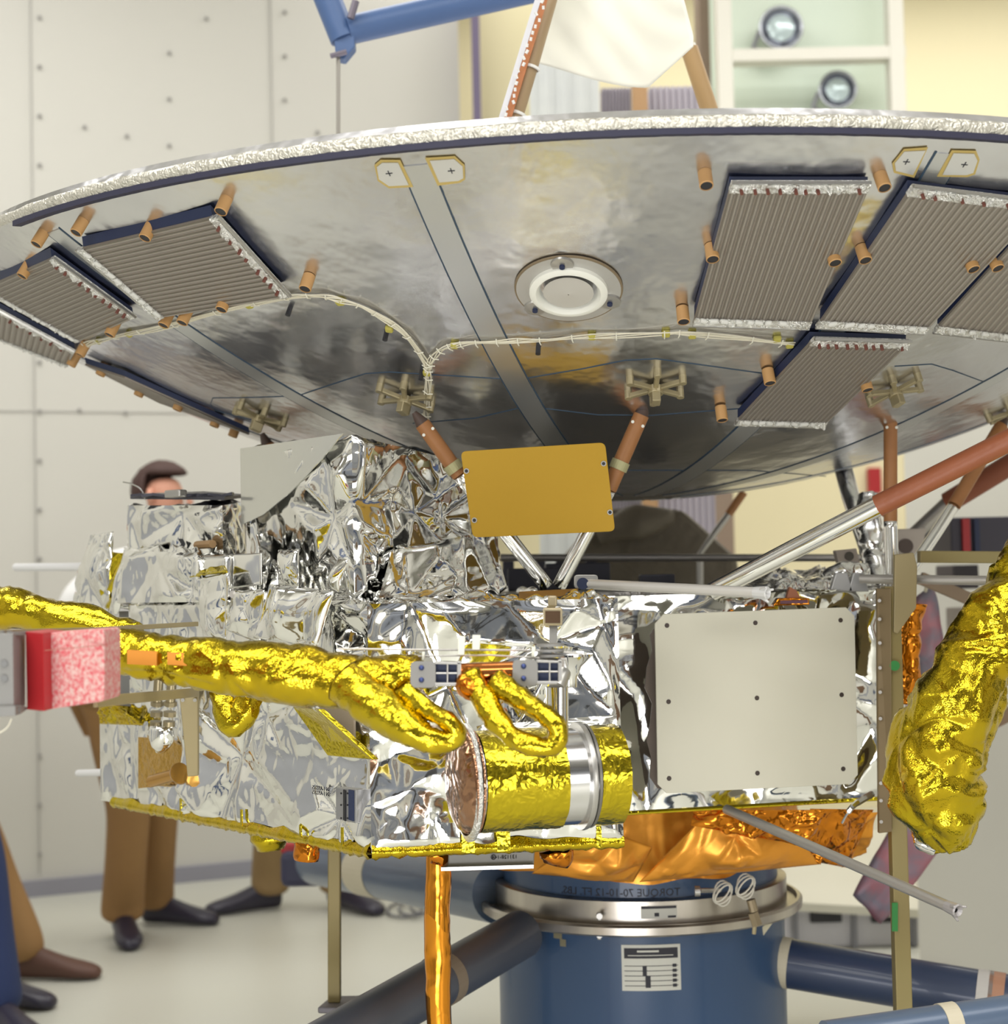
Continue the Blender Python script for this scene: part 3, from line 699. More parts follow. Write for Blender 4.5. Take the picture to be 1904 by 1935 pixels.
# cream cover panel
t = thing('cover_panel', 'large cream rectangular cover panel with nine small dark screws', 'panel', P(1430, 1490, 2.90))
c = [P(1237, 1161, 2.905), P(1614, 1147, 2.99), P(1621, 1481, 2.99), P(1243, 1500, 2.905)]
n = nrm(np.cross(c[1]-c[0], c[3]-c[0])); n = n if n[1] > 0 else -n
make('plate', prism(rrect(*c, .016, chamfer=True), n*.004), CREAMP, t, bevel=.0008)
for (px, py) in ((1260, 1182), (1427, 1177), (1588, 1172), (1263, 1326), (1430, 1319), (1590, 1313), (1264, 1471), (1431, 1461), (1593, 1453)):
    q = P(px, py, 2.88+(px-1237)/380*.087)-n*-.0; D = ray(px, py); tt = np.dot(c[0]-n*.0008-CAM, n)/np.dot(D, n); q = CAM+D*tt
    make('screw', tube([q, q+n*.002], .0042, 10), mat('screw_dark', (.07, .055, .05), .5, .5), t)
# scalloped dark fold beside the cover
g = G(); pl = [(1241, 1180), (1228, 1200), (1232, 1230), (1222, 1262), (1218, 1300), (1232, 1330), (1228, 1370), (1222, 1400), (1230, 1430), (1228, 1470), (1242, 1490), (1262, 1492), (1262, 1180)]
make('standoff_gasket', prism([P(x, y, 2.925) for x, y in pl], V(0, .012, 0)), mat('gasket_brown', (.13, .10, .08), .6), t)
# small amber connector over the panel
t = thing('amber_connector', 'small brown and amber connector above the top edge of the cream panel', 'connector', P(1496, 1145, 2.97))
make('housing', prism([P(1460, 1145, 2.975), P(1530, 1143, 2.975), P(1528, 1130, 2.975), P(1470, 1130, 2.975)], V(0, .03, 0)), KAPD, t, bevel=.002)
make('cap', prism([P(1486, 1130, 2.98), P(1512, 1130, 2.98), P(1505, 1116, 2.98), P(1492, 1109, 2.98)], V(0, .02, 0)), mat('rust_cap', (.25, .08, .03), .5), t)
make('label_strip', prism([P(1474, 1141, 2.972), P(1526, 1140, 2.972), P(1526, 1134, 2.972), P(1474, 1135, 2.972)], V(0, .004, 0)), mat('strip_maroon', (.10, .03, .05), .5), t)

# ================================================================== instrument compartment
comp = thing('instrument_compartment', 'silver foil wrapped compartment at the left front with a gold hem along its bottom', 'spacecraft module', P(700, 1610, 2.59))
A = PZ(702, 1612, BUSZ0); B = PZ(190, 1512, BUSZ0); C_ = PZ(1178, 1592, BUSZ0)
_m = nrm(V(-.72, -.69, 0))*.012; D_ = HX[0]+_m+V(0, 0, BUSZ0); E_ = HX[5]+_m+V(0, 0, BUSZ0)
base = [A, C_, D_, E_, B]
hh = V(0, 0, BUSZ1-BUSZ0)
Mf = lambda s: B+(A-B)*s
# left wall is built from three foil sheets with folds of their own
for (s0, s1, seed, cell, sl, z0, nm) in ((0, .14, 3, .07, .16, .19, 'foil_sheet'), (.14, .36, 41, .08, .2, .383, 'foil_sheet'), (.36, 1.0, 19, .17, .19, .383, 'foil_sheet')):
    make(nm, foil_quad(Mf(s0), Mf(s1), Mf(s1)+V(0, 0, z0), Mf(s0)+V(0, 0, z0), .0045, seed, cell, sl, fade=.015, out=V(-1, -1, 0)), SIL, comp, smooth=True)
make('foil_sheet', foil_quad(A, C_, C_+hh, A+hh, .0045, 91, .19, .15, fade=.015, out=V(0, -1, 0)), SIL, comp, smooth=True)
make('foil_sheet', foil_quad(C_, D_, D_+hh, C_+hh, .007, 61, .12, .2, fade=.015, out=V(1, 0, 0)), SIL, comp, smooth=True)
bc = sum(base)/5; inner = [q+nrm(bc-q)*.055 for q in base]
make('inner_box', loft(inner, [q+hh*.97 for q in inner]), mat('inner_grey', (.22, .22, .22), .5, .5), comp)
topc = [q+hh for q in base]
make('top_foil', foil_quad(topc[4], topc[0], topc[1], (topc[2]+topc[3])/2, .007, 23, .07, .4, fade=.01, out=V(0, 0, 1)), SIL, comp, smooth=True)
# folded roll along the top edge of the right wall
make('foil_roll', foil_tube([PZ(640, 1142, 1.284), PZ(800, 1135, 1.284), PZ(960, 1124, 1.286), P(1010, 1122, 2.86)], [.010, .017, .017, .008], 5, .05, .25, 22), SILT, comp, smooth=True)
# gold hem along the bottom edges
def hemm(p, q, seed, w=.022):
    n = int(np.linalg.norm(q-p)/.006); v = []; f = []
    for i in range(n+1):
        s = i/n; c = p+(q-p)*s; k = noise.noise(Vector((s*n*.12, seed, 0))); k2 = noise.noise(Vector((s*n*.5, seed, 3)))
        o_ = nrm(np.cross(q-p, V(0, 0, 1))); o_ = o_ if o_[1] < 0 else -o_
        hgt = w*(.75+.5*k)
        for (a, b) in ((.001, hgt*.75), (.007+.004*k2, hgt*.35), (.009+.004*k, 0), (.004, -.008-.005*k2), (-.03, -.006)): v.append(c+o_*a+V(0, 0, b))
    for i in range(n):
        for j in range(4): f.append((i*5+j, (i+1)*5+j, (i+1)*5+j+1, i*5+j+1))
    return v, f
make('gold_hem', G().add(hemm(Mf(.06), A, 2)).add(hemm(A, C_, 8)), GOLD, comp, smooth=True)
make('bottom_skin', (base, [tuple(range(5))]), GOLDL, comp)
for s in (.37, .60, .8, .93):
    q = Mf(s); make('gold_tab', box(q+nrm(V(-.77, -.63, 0))*.010+V(0, 0, .02), (nrm(A-B), nrm(V(-.77, -.63, 0)), V(0, 0, 1)), (.003, .001, .014)), GOLDL, comp)
for s in (.38, .52, .9): q = A+(C_-A)*s; make('gold_tab', box(q+V(0, -.011, .012), XYZ, (.010 if s < .6 else .004, .001, .016)), GOLDL, comp)
# gold wedge flap on the left wall
wl_ = nrm(np.cross(A-B, V(0, 0, 1))); wl_ = wl_ if wl_[1] < 0 else -wl_
def onleft(px, py, h=0.):
    D = ray(px, py); t = np.dot(B+wl_*h-CAM, wl_)/np.dot(D, wl_); return CAM+D*t
wr_ = nrm(np.cross(C_-A, V(0, 0, 1))); wr_ = wr_ if wr_[1] < 0 else -wr_
def onright(px, py, h=0.):
    D = ray(px, py); t = np.dot(A+wr_*h-CAM, wr_)/np.dot(D, wr_); return CAM+D*t
o = make('gold_wedge', prism([onleft(552, 1335, .03), onleft(600, 1340, .075), onleft(705, 1436, .02), onleft(618, 1428, .02)], -wl_*.012), GOLDL, comp, bevel=.002)
make('wedge_lining', foil_quad(onleft(575, 1338, .03), onleft(590, 1335, .07), onleft(682, 1405, .03), onleft(668, 1408, .02), .004, 8, .03, .4, fade=.005, out=-wl_), SILT, comp, smooth=True)
make('gold_cap', foil_quad(onleft(186, 1322, .004), onleft(215, 1330, .03), onleft(272, 1371, .02), onleft(188, 1368, .004), .003, 6, .03, .4, fade=.004, out=wl_), GOLD, comp, smooth=True)
o = make('beige_plate', prism([onleft(590, 1325, .012), onleft(640, 1330, .012), onleft(668, 1345, .012), onleft(668, 1395, .012), onleft(640, 1372, .012)], -wl_*.004), mat('plate_beige', (.36, .30, .23), .5, .3), comp)
# window vent with rivets
vt = make('vent_frame', prism([onleft(634, 1488, .016), onleft(672, 1492, .016), onleft(672, 1556, .016), onleft(634, 1548, .016)], -wl_*.03), mat('vent_grey', (.36, .36, .37), .35, .7), comp, bevel=.001)
for (xa, xb) in ((648, 652), (658, 667)): make('slot', prism([onleft(xa, 1492, .018), onleft(xb, 1494, .018), onleft(xb, 1552, .018), onleft(xa, 1549, .018)], -wl_*.004), NAVY if xa > 650 else BLK, vt)
g = G()
for x in (645, 657):
    for y in (1499, 1521, 1546): q = onleft(x, y, .018); g.add(tube([q, q+wl_*.0015], .0016, 6))
make('rivets', g, BLK, vt)
def lw(x, y, z, cx=606, cy=1492):   # lettering on the left wall
    e = nrm(A-B); return onleft(cx, cy, .022)+e*x+V(0, 0, 1)*y+wl_*(z+.0005)
text_mesh('lettering', 'SN 1-A92215', .0095, INK, comp, lambda x, y, z: lw(x, y, z, 607, 1490))
text_mesh('lettering', 'SN 1-A92215', .0095, INK, comp, lambda x, y, z: lw(x, y, z, 607, 1499))
# amber lined recess at the far left
rc = make('recess_lining', prism([onleft(261, 1393, .007), onleft(318, 1396, .007), onleft(345, 1412, .007), onleft(345, 1480, .007), onleft(261, 1490, .007)], -wl_*.006), mat('recess_amber', (.55, .33, .07), .22, .9, [('noise', 26, .6, .02)]), comp)
q0 = onleft(287, 1476, .03); q1 = onleft(336, 1462, .03)
make('recess_nozzle', G().add(tube([q0, q1], [.0115, .0110], 20)).add(tube([q1, q1+nrm(q1-q0)*.008], [.017, .019], 20)), mat('nozzle_bronze', (.48, .26, .06), .25, .95), comp, smooth='auto')
g = G()
for i, x in enumerate((300, 325)):
    a = onleft(x, 1280, .045); b = onleft(x-6, 1372, .045)
    g.add(tube([a, a*.4+b*.6], .0088, 12)).add(tube([a*.5+b*.5, a*.42+b*.58], .012, 8)).add(tube([a*.3+b*.7, a*.2+b*.8], .0115, 8)).add(tube([a*.1+b*.9, b], .011, 12))
make('hose_fitting', g, mat('fitting_brass', (.30, .25, .15), .35, .8), comp, smooth='auto')
make('foil_sleeve', foil_tube([onleft(306, 1372, .045), onleft(305, 1398, .045), onleft(302, 1412, .04)], [.022, .022, .012], 12, .02, .5, 20), SIL, comp, smooth=True)
# bracket over the right wall: amber strip, latch
make('amber_tape', prism([P(980, 1118, 2.74), P(1092, 1112, 2.76), P(1090, 1140, 2.70), P(980, 1140, 2.68)], V(0, .003, -.001)), mat('tape_amber', (.40, .24, .09), .3, .6), comp)
la = make('latch', G().add(bar(P(1026, 1165, 2.60), P(1062, 1165, 2.60), .03, .028)).add(bar(P(1035, 1136, 2.62), P(1052, 1136, 2.62), .012, .018)), mat('latch_beige', (.45, .38, .25), .4, .5), comp, bevel=.003)
make('latch_window', bar(P(1030, 1166, 2.583), P(1058, 1166, 2.583), .002, .018), mat('latch_dark', (.12, .07, .04), .3, .3), la)
make('latch_stem', bar(P(1045, 1180, 2.60), P(1045, 1220, 2.59), .008, .012, V(1, 0, 0)), ALUW, la)
text_mesh('lettering', '111201-101', .010, INK, comp, lambda x, y, z: onright(1000, 1309, .03)+V(1, 0, 0)*x+V(0, 0, 1)*y)
# silver shelf under the compartment
t = thing('label_tray', 'silver tray with small printed number under the gold hem', 'tray', P(925, 1640, 2.72))
make('tray', prism([P(847, 1614, 2.70), P(1010, 1607, 2.70), P(1008, 1641, 2.70), P(833, 1646, 2.70), P(846, 1634, 2.70)], V(0, .08, 0)), ALUW, t, bevel=.002)
make('ledge', prism([P(833, 1639, 2.685), P(1008, 1634, 2.685), P(1008, 1641, 2.685), P(833, 1646, 2.685)], V(0, .012, 0)), ALU, t)
text_mesh('lettering', '131128-144', .0085, INK, t, lambda x, y, z: P(953, 1620, 2.697)+V(1, 0, 0)*x+V(0, 0, 1)*y)
q = P(932, 1620, 2.697); make('round_mark', lathe([(.003, 0), (.0042, 0), (.0042, .0005), (.003, .0005)], q, V(0, -1, 0), 14), INK, t)
# amber bits under the hem
for (pts, r, lab, nm) in (([(581, 1590, 2.78), (579, 1612, 2.78), (578, 1626, 2.78)], [.020, .020, .019], 'short amber film cup hanging under the gold hem, left of the khaki post', 'amber_cup'),
                      ([(1050, 1605, 2.75), (1052, 1622, 2.75), (1050, 1634, 2.75)], [.028, .026, .020], 'crumpled amber film bundle right of the silver tray', 'amber_bundle'),
                      ([(815, 1618, 2.75), (838, 1622, 2.75), (850, 1630, 2.75)], [.012, .014, .008], 'small amber film fold left of the silver tray', 'amber_fold')):
    o = make(nm, foil_tube([P(*p) for p in pts], r, 17, .03, .3, 24, .004), KAPD, smooth=True); tag(o, lab, 'film')
o = make('gold_pouch', foil_tube([P(508, 1560, 3.05), P(510, 1585, 3.05), P(512, 1606, 3.05)], [.03, .034, .022], 27, .02, .5, 24, .004), GOLD, smooth=True)
tag(o, 'small crumpled gold foil pouch under the hem, in front of trousers', 'foil')

# ================================================================== foil boxes on top
def fbox(tp, label, seed, zb, cell, slope, back_z):
    """tp: top points left, corner, right; the back corner closes the box"""
    t = thing('foil_box', label, 'box', V(tp[1][0], tp[1][1], zb))
    L, Cc, R_ = tp; back = L+R_-Cc; back[2] = back_z; tops = [L, Cc, R_, back]
    foil_prism([V(q[0], q[1], zb) for q in tops], tops, 'foil_wrap', SIL, t, seed, cell, slope, .0048, fade=.012)
    return t
zt = 1.566
big = fbox([PZ(470, 850, zt), PZ(664, 822, zt), P(893, 878, 2.99)], 'large crumpled silver foil box standing on the body under the dish', 57, BUSZ1+.008, .16, .22, 1.49)
bs = thing('foil_apron', 'crumpled silver foil apron filling the foot of the large foil box, right side', 'foil', P(900, 1112, 2.97))
foil_prism([V(*(P(715, 1108, 2.745)[:2]), BUSZ1+.008), V(*(P(943, 1105, 2.93)[:2]), BUSZ1+.008), V(*(P(943, 1105, 3.12)[:2]), BUSZ1+.008)], [P(740, 1040, 2.80), P(940, 1000, 2.97), P(935, 1000, 3.08)], 'foil_wrap', SIL, bs, 59, .12, .2, .005, cap=True, fade=.012)
_L, _C = PZ(470, 850, zt), PZ(664, 822, zt); _o = nrm(np.cross(_C-_L, V(0, 0, 1)))*.016; _q = lambda s_, z_: _L+(_C-_L)*s_+_o-V(0, 0, z_)
make('clear_flap', prism([_q(-.01, -.002), _q(.99, -.002), _q(.80, .035), _q(.50, .085), _q(.22, .12), _q(-.01, .135)], -_o*.15), mat('clear_film', (.70, .70, .65), .15, .6), big)
sb = fbox([P(240, 955, 3.25), P(420, 955, 3.02), P(464, 948, 3.2)], 'smaller silver foil box left of the large one, with a dark ragged lid', 71, BUSZ1+.008, .12, .20, 1.468)
g = G().add(prism([P(246, 943, 3.25), P(424, 945, 3.0), P(466, 940, 3.2), P(385, 934, 3.3), P(262, 938, 3.4)], V(0, 0, .006))); random.seed(3)
for k in range(9):
    q = P(260+k*21, 940, 3.20-.02*k); g.add(box(q+V(0, 0, .004), (nrm(V(1, random.uniform(-.3, .3), random.uniform(-.2, .3))), V(0, 1, 0), V(0, 0, 1)), (.012, .012, .0025)))
make('ragged_lid', g, mat('lid_dark', (.07, .07, .09), .35, .6), sb)
make('lid_knob', bar(P(318, 934, 3.1), P(346, 932, 3.07), .02, .014), ALU, sb, bevel=.003)
make('hook_wire', tube(spline([P(232, 911, 3.2), P(250, 915, 3.2), P(266, 925, 3.2), P(275, 944, 3.2)], 5), .0016, 6), ALU, sb)
make('small_jack', tube([P(372, 1030, 3.05), P(402, 1028, 3.0)], .0075, 8), mat('jack_tan', (.36, .22, .10), .5), sb)
make('black_mark', prism([P(336, 1018, 3.10), P(345, 1018, 3.09), P(350, 1028, 3.09), P(345, 1038, 3.09), P(336, 1036, 3.10), P(342, 1028, 3.09)], V(0, .004, 0)), BLK, sb)
# lower crumpled unit in front of it
fb = thing('foil_cover', 'crumpled silver foil cover between the small foil box and the gold tube', 'foil', P(330, 1190, 3.0))
_z = lambda q: V(q[0], q[1], BUSZ1+.006)
foil_prism([_z(P(222, 1200, 3.16)), _z(P(385, 1200, 2.94)), _z(P(400, 1200, 3.0)), _z(P(245, 1200, 3.22))], [P(236, 1040, 3.17), P(372, 1045, 2.96), P(380, 1040, 3.0), P(250, 1035, 3.22)], 'foil_wrap', SIL, fb, 83, .11, .20, .005, fade=.012)
# individual foil flaps (thin sheets with folds)
def flap(pts4, label, seed, cell=.05, slope=.35, bulge=.012, m=SIL, back=None, name='foil_flap', nm='flap', group='foil flaps on the compartment'):
    c = [P(x, y, onleft(x, 1150)[1]-.05+(d-2.55)*.35) for (x, y, d) in pts4]
    o = make(name, foil_quad(*c, .0035, seed, cell*1.8, slope*.55, fade=.006, bulge=bulge, out=V(0, -1, 0)), m, smooth=True)
    s = o.modifiers.new('s', 'SOLIDIFY'); s.thickness = .0015; s.offset = -1
    tag(o, label, 'foil', group); return o
flap([(137, 1150, 2.70), (205, 1165, 2.68), (215, 1005, 2.72), (172, 1010, 2.76)], 'tall folded silver foil flap leftmost of all, beside the white rod', 4, .06, .4)
flap([(180, 1165, 2.74), (222, 1158, 2.74), (232, 1045, 2.76), (196, 1042, 2.76)], 'gold lined foil flap tucked behind the leftmost silver flap', 5, .05, .4, m=GOLDL)
flap([(205, 1168, 2.66), (222, 1165, 2.66), (262, 1040, 2.70), (236, 1035, 2.70)], 'narrow silver foil strip at the left end of the small foil box', 6, .03, .3)
flap([(385, 1205, 2.45), (427, 1208, 2.44), (432, 1082, 2.46), (372, 1095, 2.48)], 'upright silver flap with a pinkish reflection standing above the gold tube', 7, .05, .3)
flap([(356, 1090, 2.47), (430, 1080, 2.45), (420, 1068, 2.52), (366, 1080, 2.52)], 'small gold coloured fold capping the upright silver flap', 8, .03, .2, m=GOLDL, bulge=.0)
flap([(428, 1190, 2.50), (492, 1215, 2.48), (500, 1115, 2.50), (440, 1115, 2.50)], 'silver flap with a small round fastener beside the upright flap', 9, .06, .4)
_f = bpy.data.objects['foil_flap.005']; _d = onleft(440, 1150)[1]-.085; o = make('fastener', tube([P(440, 1123, _d), P(440, 1123, _d+.02)], .0065, 16), BOOMG); o.parent = _f
flap([(357, 1090, 2.62), (438, 1112, 2.60), (440, 1048, 2.62), (357, 1052, 2.62)], 'plain pale silver square, left one of the pair under the small foil box', 10, .2, .1, .004, m=SILT)
flap([(440, 1112, 2.60), (495, 1105, 2.60), (495, 1045, 2.62), (440, 1048, 2.62)], 'plain pale silver square, right one of the pair under the small foil box', 12, .2, .1, .004, m=SILT)
flap([(480, 1205, 2.44), (600, 1222, 2.42), (632, 1118, 2.48), (510, 1104, 2.50)], 'large glossy rippled silver flap standing over the gold tube', 13, .10, .45, .018)
flap([(527, 1105, 2.60), (565, 1108, 2.60), (565, 1038, 2.62), (527, 1040, 2.62)], 'small square silver tab in front of the large foil box', 14, .03, .4)
flap([(622, 1112, 2.60), (640, 1118, 2.60), (658, 1058, 2.62), (640, 1052, 2.62)], 'thin leaning silver strip in front of the large foil box', 15, .03, .25)

# ================================================================== gold tubes, cables, hinges
t = thing('gold_tube', 'long gold foil wrapped tube running left to right across the compartment', 'tube', P(500, 1270, 2.30))
make('foil_wrap', foil_tube([P(150, 1228, 2.34), P(260, 1238, 2.33), P(400, 1254, 2.31), P(560, 1275, 2.29), P(690, 1285, 2.27), P(795, 1268, 2.25)], [.022, .030, .035, .040, .036, .020], 7, .06, .30, 64, .004), GOLD, t, smooth=True)
g = G()
for (x0, x1, y0, y1) in ((240, 296, 1228, 1255), (316, 362, 1232, 1256)):
    p = [P(x0, y0, 2.286), P(x1, y0+3, 2.284), P(x1, y1+3, 2.282), P(x0, y1, 2.284)]; g.add(prism(p, V(0, .02, 0)))
make('orange_tape', g, mat('tape_orange', (.55, .22, .03), .35, .6), t)
g = foil_tube([P(655, 1290, 2.26), P(735, 1350, 2.22), P(800, 1392, 2.20), P(845, 1402, 2.20), P(864, 1385, 2.20), P(845, 1362, 2.20), P(800, 1335, 2.21), P(765, 1300, 2.22)], [.032, .028, .018, .0125, .0120, .0120, .0125, .013], 9, .022, .4, 26, .004)
tag(make('cable_loop', g, GOLD, smooth=True), 'gold foil cable loop left of the copper tube, drooping from the long gold tube', 'cable', 'gold foil cable loops')
g = foil_tube([P(888, 1275, 2.22), P(915, 1325, 2.20), P(955, 1380, 2.18), P(1000, 1408, 2.17), P(1042, 1408, 2.17), P(1056, 1385, 2.17), P(1040, 1358, 2.17), P(990, 1325, 2.19), P(935, 1285, 2.21)], [.015, .017, .013, .0125, .0125, .0125, .0125, .0140, .017], 29, .022, .4, 26, .004)
tag(make('cable_loop', g, GOLD, smooth=True), 'gold foil cable loop hanging in front of the gold barrel', 'cable', 'gold foil cable loops')
g = foil_tube([P(-60, 1145, 2.66), P(20, 1150, 2.64), P(90, 1165, 2.62), P(170, 1178, 2.60), P(260, 1196, 2.58)], [.040, .034, .026, .022, .018], 33, .05, .4, 34, .005)
tag(make('gold_tube', g, GOLD, smooth=True), 'second gold foil tube at the left edge, behind the red foam block', 'tube')
g = foil_tube([P(415, 1290, 2.60), P(425, 1340, 2.58), P(440, 1372, 2.57), P(462, 1345, 2.57), P(478, 1295, 2.58)], [.016, .020, .018, .020, .018], 35, .03, .5, 26, .004)
tag(make('gold_bundle', g, GOLD, smooth=True), 'small crumpled gold foil bundle bending under the long gold tube', 'foil')
def hinge(x0, y0, w, label):
    d = 2.21; t = thing('hinge_bracket', label, 'bracket', P(x0+w/2, y0+50, d), 'grey hinge brackets on the gold tube')
    make('side_plate', prism(rrect(P(x0, y0, d), P(x0+48, y0, d), P(x0+48, y0+50, d), P(x0, y0+50, d), .007, 3), V(0, .006, 0)), ALUW, t, bevel=.0008)
    make('yoke', G().add(prism([P(x0+46, y0, d), P(x0+w, y0+2, d), P(x0+w, y0+6, d), P(x0+46, y0+5, d)], V(0, .03, 0))).add(prism([P(x0+46, y0+40, d), P(x0+w-8, y0+40, d), P(x0+w-10, y0+46, d), P(x0+46, y0+47, d)], V(0, .03, 0))).add(prism([P(x0+w-8, y0, d), P(x0+w, y0, d), P(x0+w, y0+38, d), P(x0+w-8, y0+42, d)], V(0, .03, 0))), ALU, t, bevel=.0008)
    make('dark_core', prism([P(x0+46, y0+5, d+.012), P(x0+w-8, y0+5, d+.012), P(x0+w-8, y0+41, d+.012), P(x0+46, y0+41, d+.012)], V(0, .018, 0)), NAVY, t)
    make('spindle', G().add(tube([P(x0+48, y0+22, d+.006), P(x0+w-6, y0+22, d+.006)], .0014, 8)).add(tube([P(x0+70, y0+4, d+.004), P(x0+70, y0+42, d+.004)], .0012, 8)), ALU, t)
    for dy in (12, 35):
        q = P(x0+21, y0+dy, d-.001); make('rivet', lathe([(.0001, .002), (.003, .0015), (.0036, 0)], q, V(0, -1, 0), 12), mat('rivet_blue', (.05, .07, .20), .3, .6), t, smooth=True)
    return t
hinge(775, 1250, 96, 'grey hinge bracket at the end of the long gold tube')
hinge(968, 1247, 94, 'grey hinge bracket right of the copper coloured tube, above the gold barrel')
t = thing('copper_tube', 'shiny copper tube between the two grey hinge brackets', 'tube', P(930, 1275, 2.23))
make('tube', tube([P(872, 1273, 2.23), P(972, 1270, 2.23)], [.014, .0145], 24), mat('copper_shine', (.62, .22, .06), .12, 1), t, smooth='auto')
make('ragged_sleeve', foil_tube([P(884, 1268, 2.23), P(888, 1290, 2.22), P(900, 1302, 2.21), P(918, 1306, 2.21)], [.010, .020, .018, .012], 51, .02, .6, 20, .003), KAPD, t, smooth=True)
t = thing('wire_linkage', 'thin wire linkage with white clips and discs above the hinge brackets', 'linkage', P(900, 1230, 2.24))
make('wire', tube([P(640, 1226, 2.27), P(800, 1228, 2.24), P(905, 1228, 2.24), P(1030, 1229, 2.23), P(1100, 1236, 2.25)], .0016, 6), BOOMG, t)
make('wire', tube([P(790, 1240, 2.23), P(925, 1238, 2.235), P(1070, 1246, 2.23)], .0014, 6), BOOMG, t)
for (x, y, w, h) in ((872, 1220, 14, 36), (900, 1214, 16, 28), (800, 1240, 6, 16), (1008, 1232, 8, 20)):
    make('clip', prism([P(x-w/2, y-h/2, 2.225), P(x+w/2, y-h/2, 2.225), P(x+w/2-2, y+h/2, 2.225), P(x-w/2, y+h/2, 2.225)], V(0, .008, 0)), mat('clip_white', (.72, .72, .62), .5), t, bevel=.001)
for i, z in enumerate((1220, 1230, 1240)): make('disc', lathe([(.0001, .0025), (.018, .0025), (.018, -.001), (.0001, -.001)], P(1040, z, 2.24), V(0, 0, 1), 24), ALUW, t)

# ================================================================== foam block and arms at the left edge
t = thing('foam_block', 'faded pink foam block with a red side, clamped at the left edge', 'block', P(125, 1343, 2.05))
make('foam', prism(rrect(P(84, 1196, 2.04), P(197, 1188, 2.0), P(197, 1325, 2.0), P(84, 1342, 2.04), .006, 4), V(0, .085, 0)), PINK, t, bevel=.002)
make('red_plate', prism([P(48, 1193, 2.03), P(81, 1196, 2.0), P(84, 1344, 2.0), P(51, 1341, 2.03)], V(0, .10, 0)), RED, t, bevel=.001)
make('split_line', bar(P(85, 1229, 1.999), P(197, 1219, 1.999), .001, .0008), mat('line_brown', (.30, .14, .10), .8), t)
t = thing('clamp_bracket', 'pale metal clamp bracket holding the red side of the foam block', 'bracket', P(10, 1350, 2.0))
make('web', prism([P(-40, 1200, 1.98), P(24, 1196, 1.98), P(26, 1342, 1.98), P(-40, 1350, 1.98)], V(0, .012, 0)), ALUW, t, bevel=.001)
make('flange', prism([P(22, 1196, 1.985), P(34, 1198, 2.03), P(34, 1336, 2.03), P(24, 1342, 1.985)], V(0, .03, 0)), ALUW, t)
make('lip', prism([P(18, 1194, 1.98), P(55, 1193, 2.04), P(55, 1199, 2.04), P(22, 1200, 1.98)], V(0, .02, 0)), ALUW, t)
make('foot', prism([P(-40, 1336, 1.975), P(30, 1334, 1.975), P(48, 1340, 2.03), P(30, 1352, 1.975), P(-40, 1358, 1.975)], V(0, .02, 0)), ALUW, t, bevel=.001)
for y in (1254, 1282): q = P(8, y, 1.979); make('bolt_hole', tube([q, q+V(0, -.001, 0)], .0042, 14), mat('hole_grey', (.18, .18, .18), .5), t)
for x in (4, 18): make('bolt', tube([P(x, 1192, 1.99), P(x, 1200, 1.99)], .0035, 10), ALU, t)
make('loose_wire', tube(spline([P(22, 1358, 1.98), P(14, 1374, 1.98), P(0, 1384, 1.98), P(-20, 1388, 1.98)], 5), .0008, 5), WIRE, t)
for (pp, lab) in (([(-20, 1196, 2.02), (180, 1190, 2.35), (372, 1179, 2.62)], 'thin khaki rod reaching over the foam block to the body'), ([(180, 1326, 2.10), (372, 1308, 2.62)], 'lower khaki rod reaching from the foam block to the body')):
    g = G(); q = [P(*p) for p in pp]
    for i in range(len(q)-1): g.add(bar(q[i], q[i+1], .006, .014 if len(pp) == 2 else .007))
    tag(make('support_rod', g, KHA2, bevel=.001), lab, 'rod', 'khaki rods at the foam block')
t = thing('khaki_bracket', 'upright khaki post in front of the compartment, left of the gold wedge', 'bracket', P(360, 1470, 2.62))
make('post', prism([P(338, 1308, 2.62), P(374, 1304, 2.62), P(374, 1466, 2.66), P(354, 1468, 2.66)], V(0, .012, 0)), KHA2, t, bevel=.0015)
for x in (345, 368): make('rivet', tube([P(x, 1323, 2.617), P(x, 1323, 2.625)], .003, 8), ALU, t)
t = thing('tan_bracket', 'tan angle bracket poking out under the long gold tube', 'bracket', P(600, 1330, 2.36))
make('bar', prism([P(540, 1298, 2.36), P(620, 1300, 2.36), P(622, 1316, 2.36), P(570, 1322, 2.36), P(548, 1318, 2.36)], V(0, .01, 0)), mat('tan_metal', (.38, .31, .24), .45, .3), t, bevel=.001)
make('tab', prism([P(543, 1314, 2.355), P(560, 1314, 2.355), P(560, 1334, 2.355), P(545, 1334, 2.355)], V(0, .006, 0)), ALUW, t, bevel=.001)
for (x, y) in ((532, 1306), (552, 1304)): make('bolt', tube([P(x, y, 2.35), P(x, y, 2.36)], .006, 12), NAVY, t)

# ================================================================== gold barrel
t = thing('gold_barrel', 'horizontal gold foil wrapped barrel with bare metal band and ring at the compartment front', 'barrel', P(1030, 1600, 2.45))
a, b = P(884, 1478, 2.47), P(1165, 1462, 2.53); ax = nrm(b-a); L = np.linalg.norm(b-a); R_ = .073
def barrel_seg(s0, s1, r, seed, cell=.02, slope=.10, step=.0025, seg=96):
    n = max(3, int((s1-s0)*L/step)); S = np.linspace(s0*L, s1*L, n); A_ = np.linspace(0, 2*math.pi, seg, endpoint=False)
    s2, a2 = np.meshgrid(S, A_, indexing='ij'); h = crum(s2, a2*r, seed, cell, slope) if slope else s2*0
    x, y, _ = frame(ax); v = []; f = []
    for i in range(n):
        for k in range(seg): v.append(a+ax*S[i]+(r+h[i, k])*(math.cos(A_[k])*x+math.sin(A_[k])*y))
    for i in range(n-1):
        for k in range(seg): f.append((i*seg+k, i*seg+(k+1) % seg, (i+1)*seg+(k+1) % seg, (i+1)*seg+k))
    return v, f
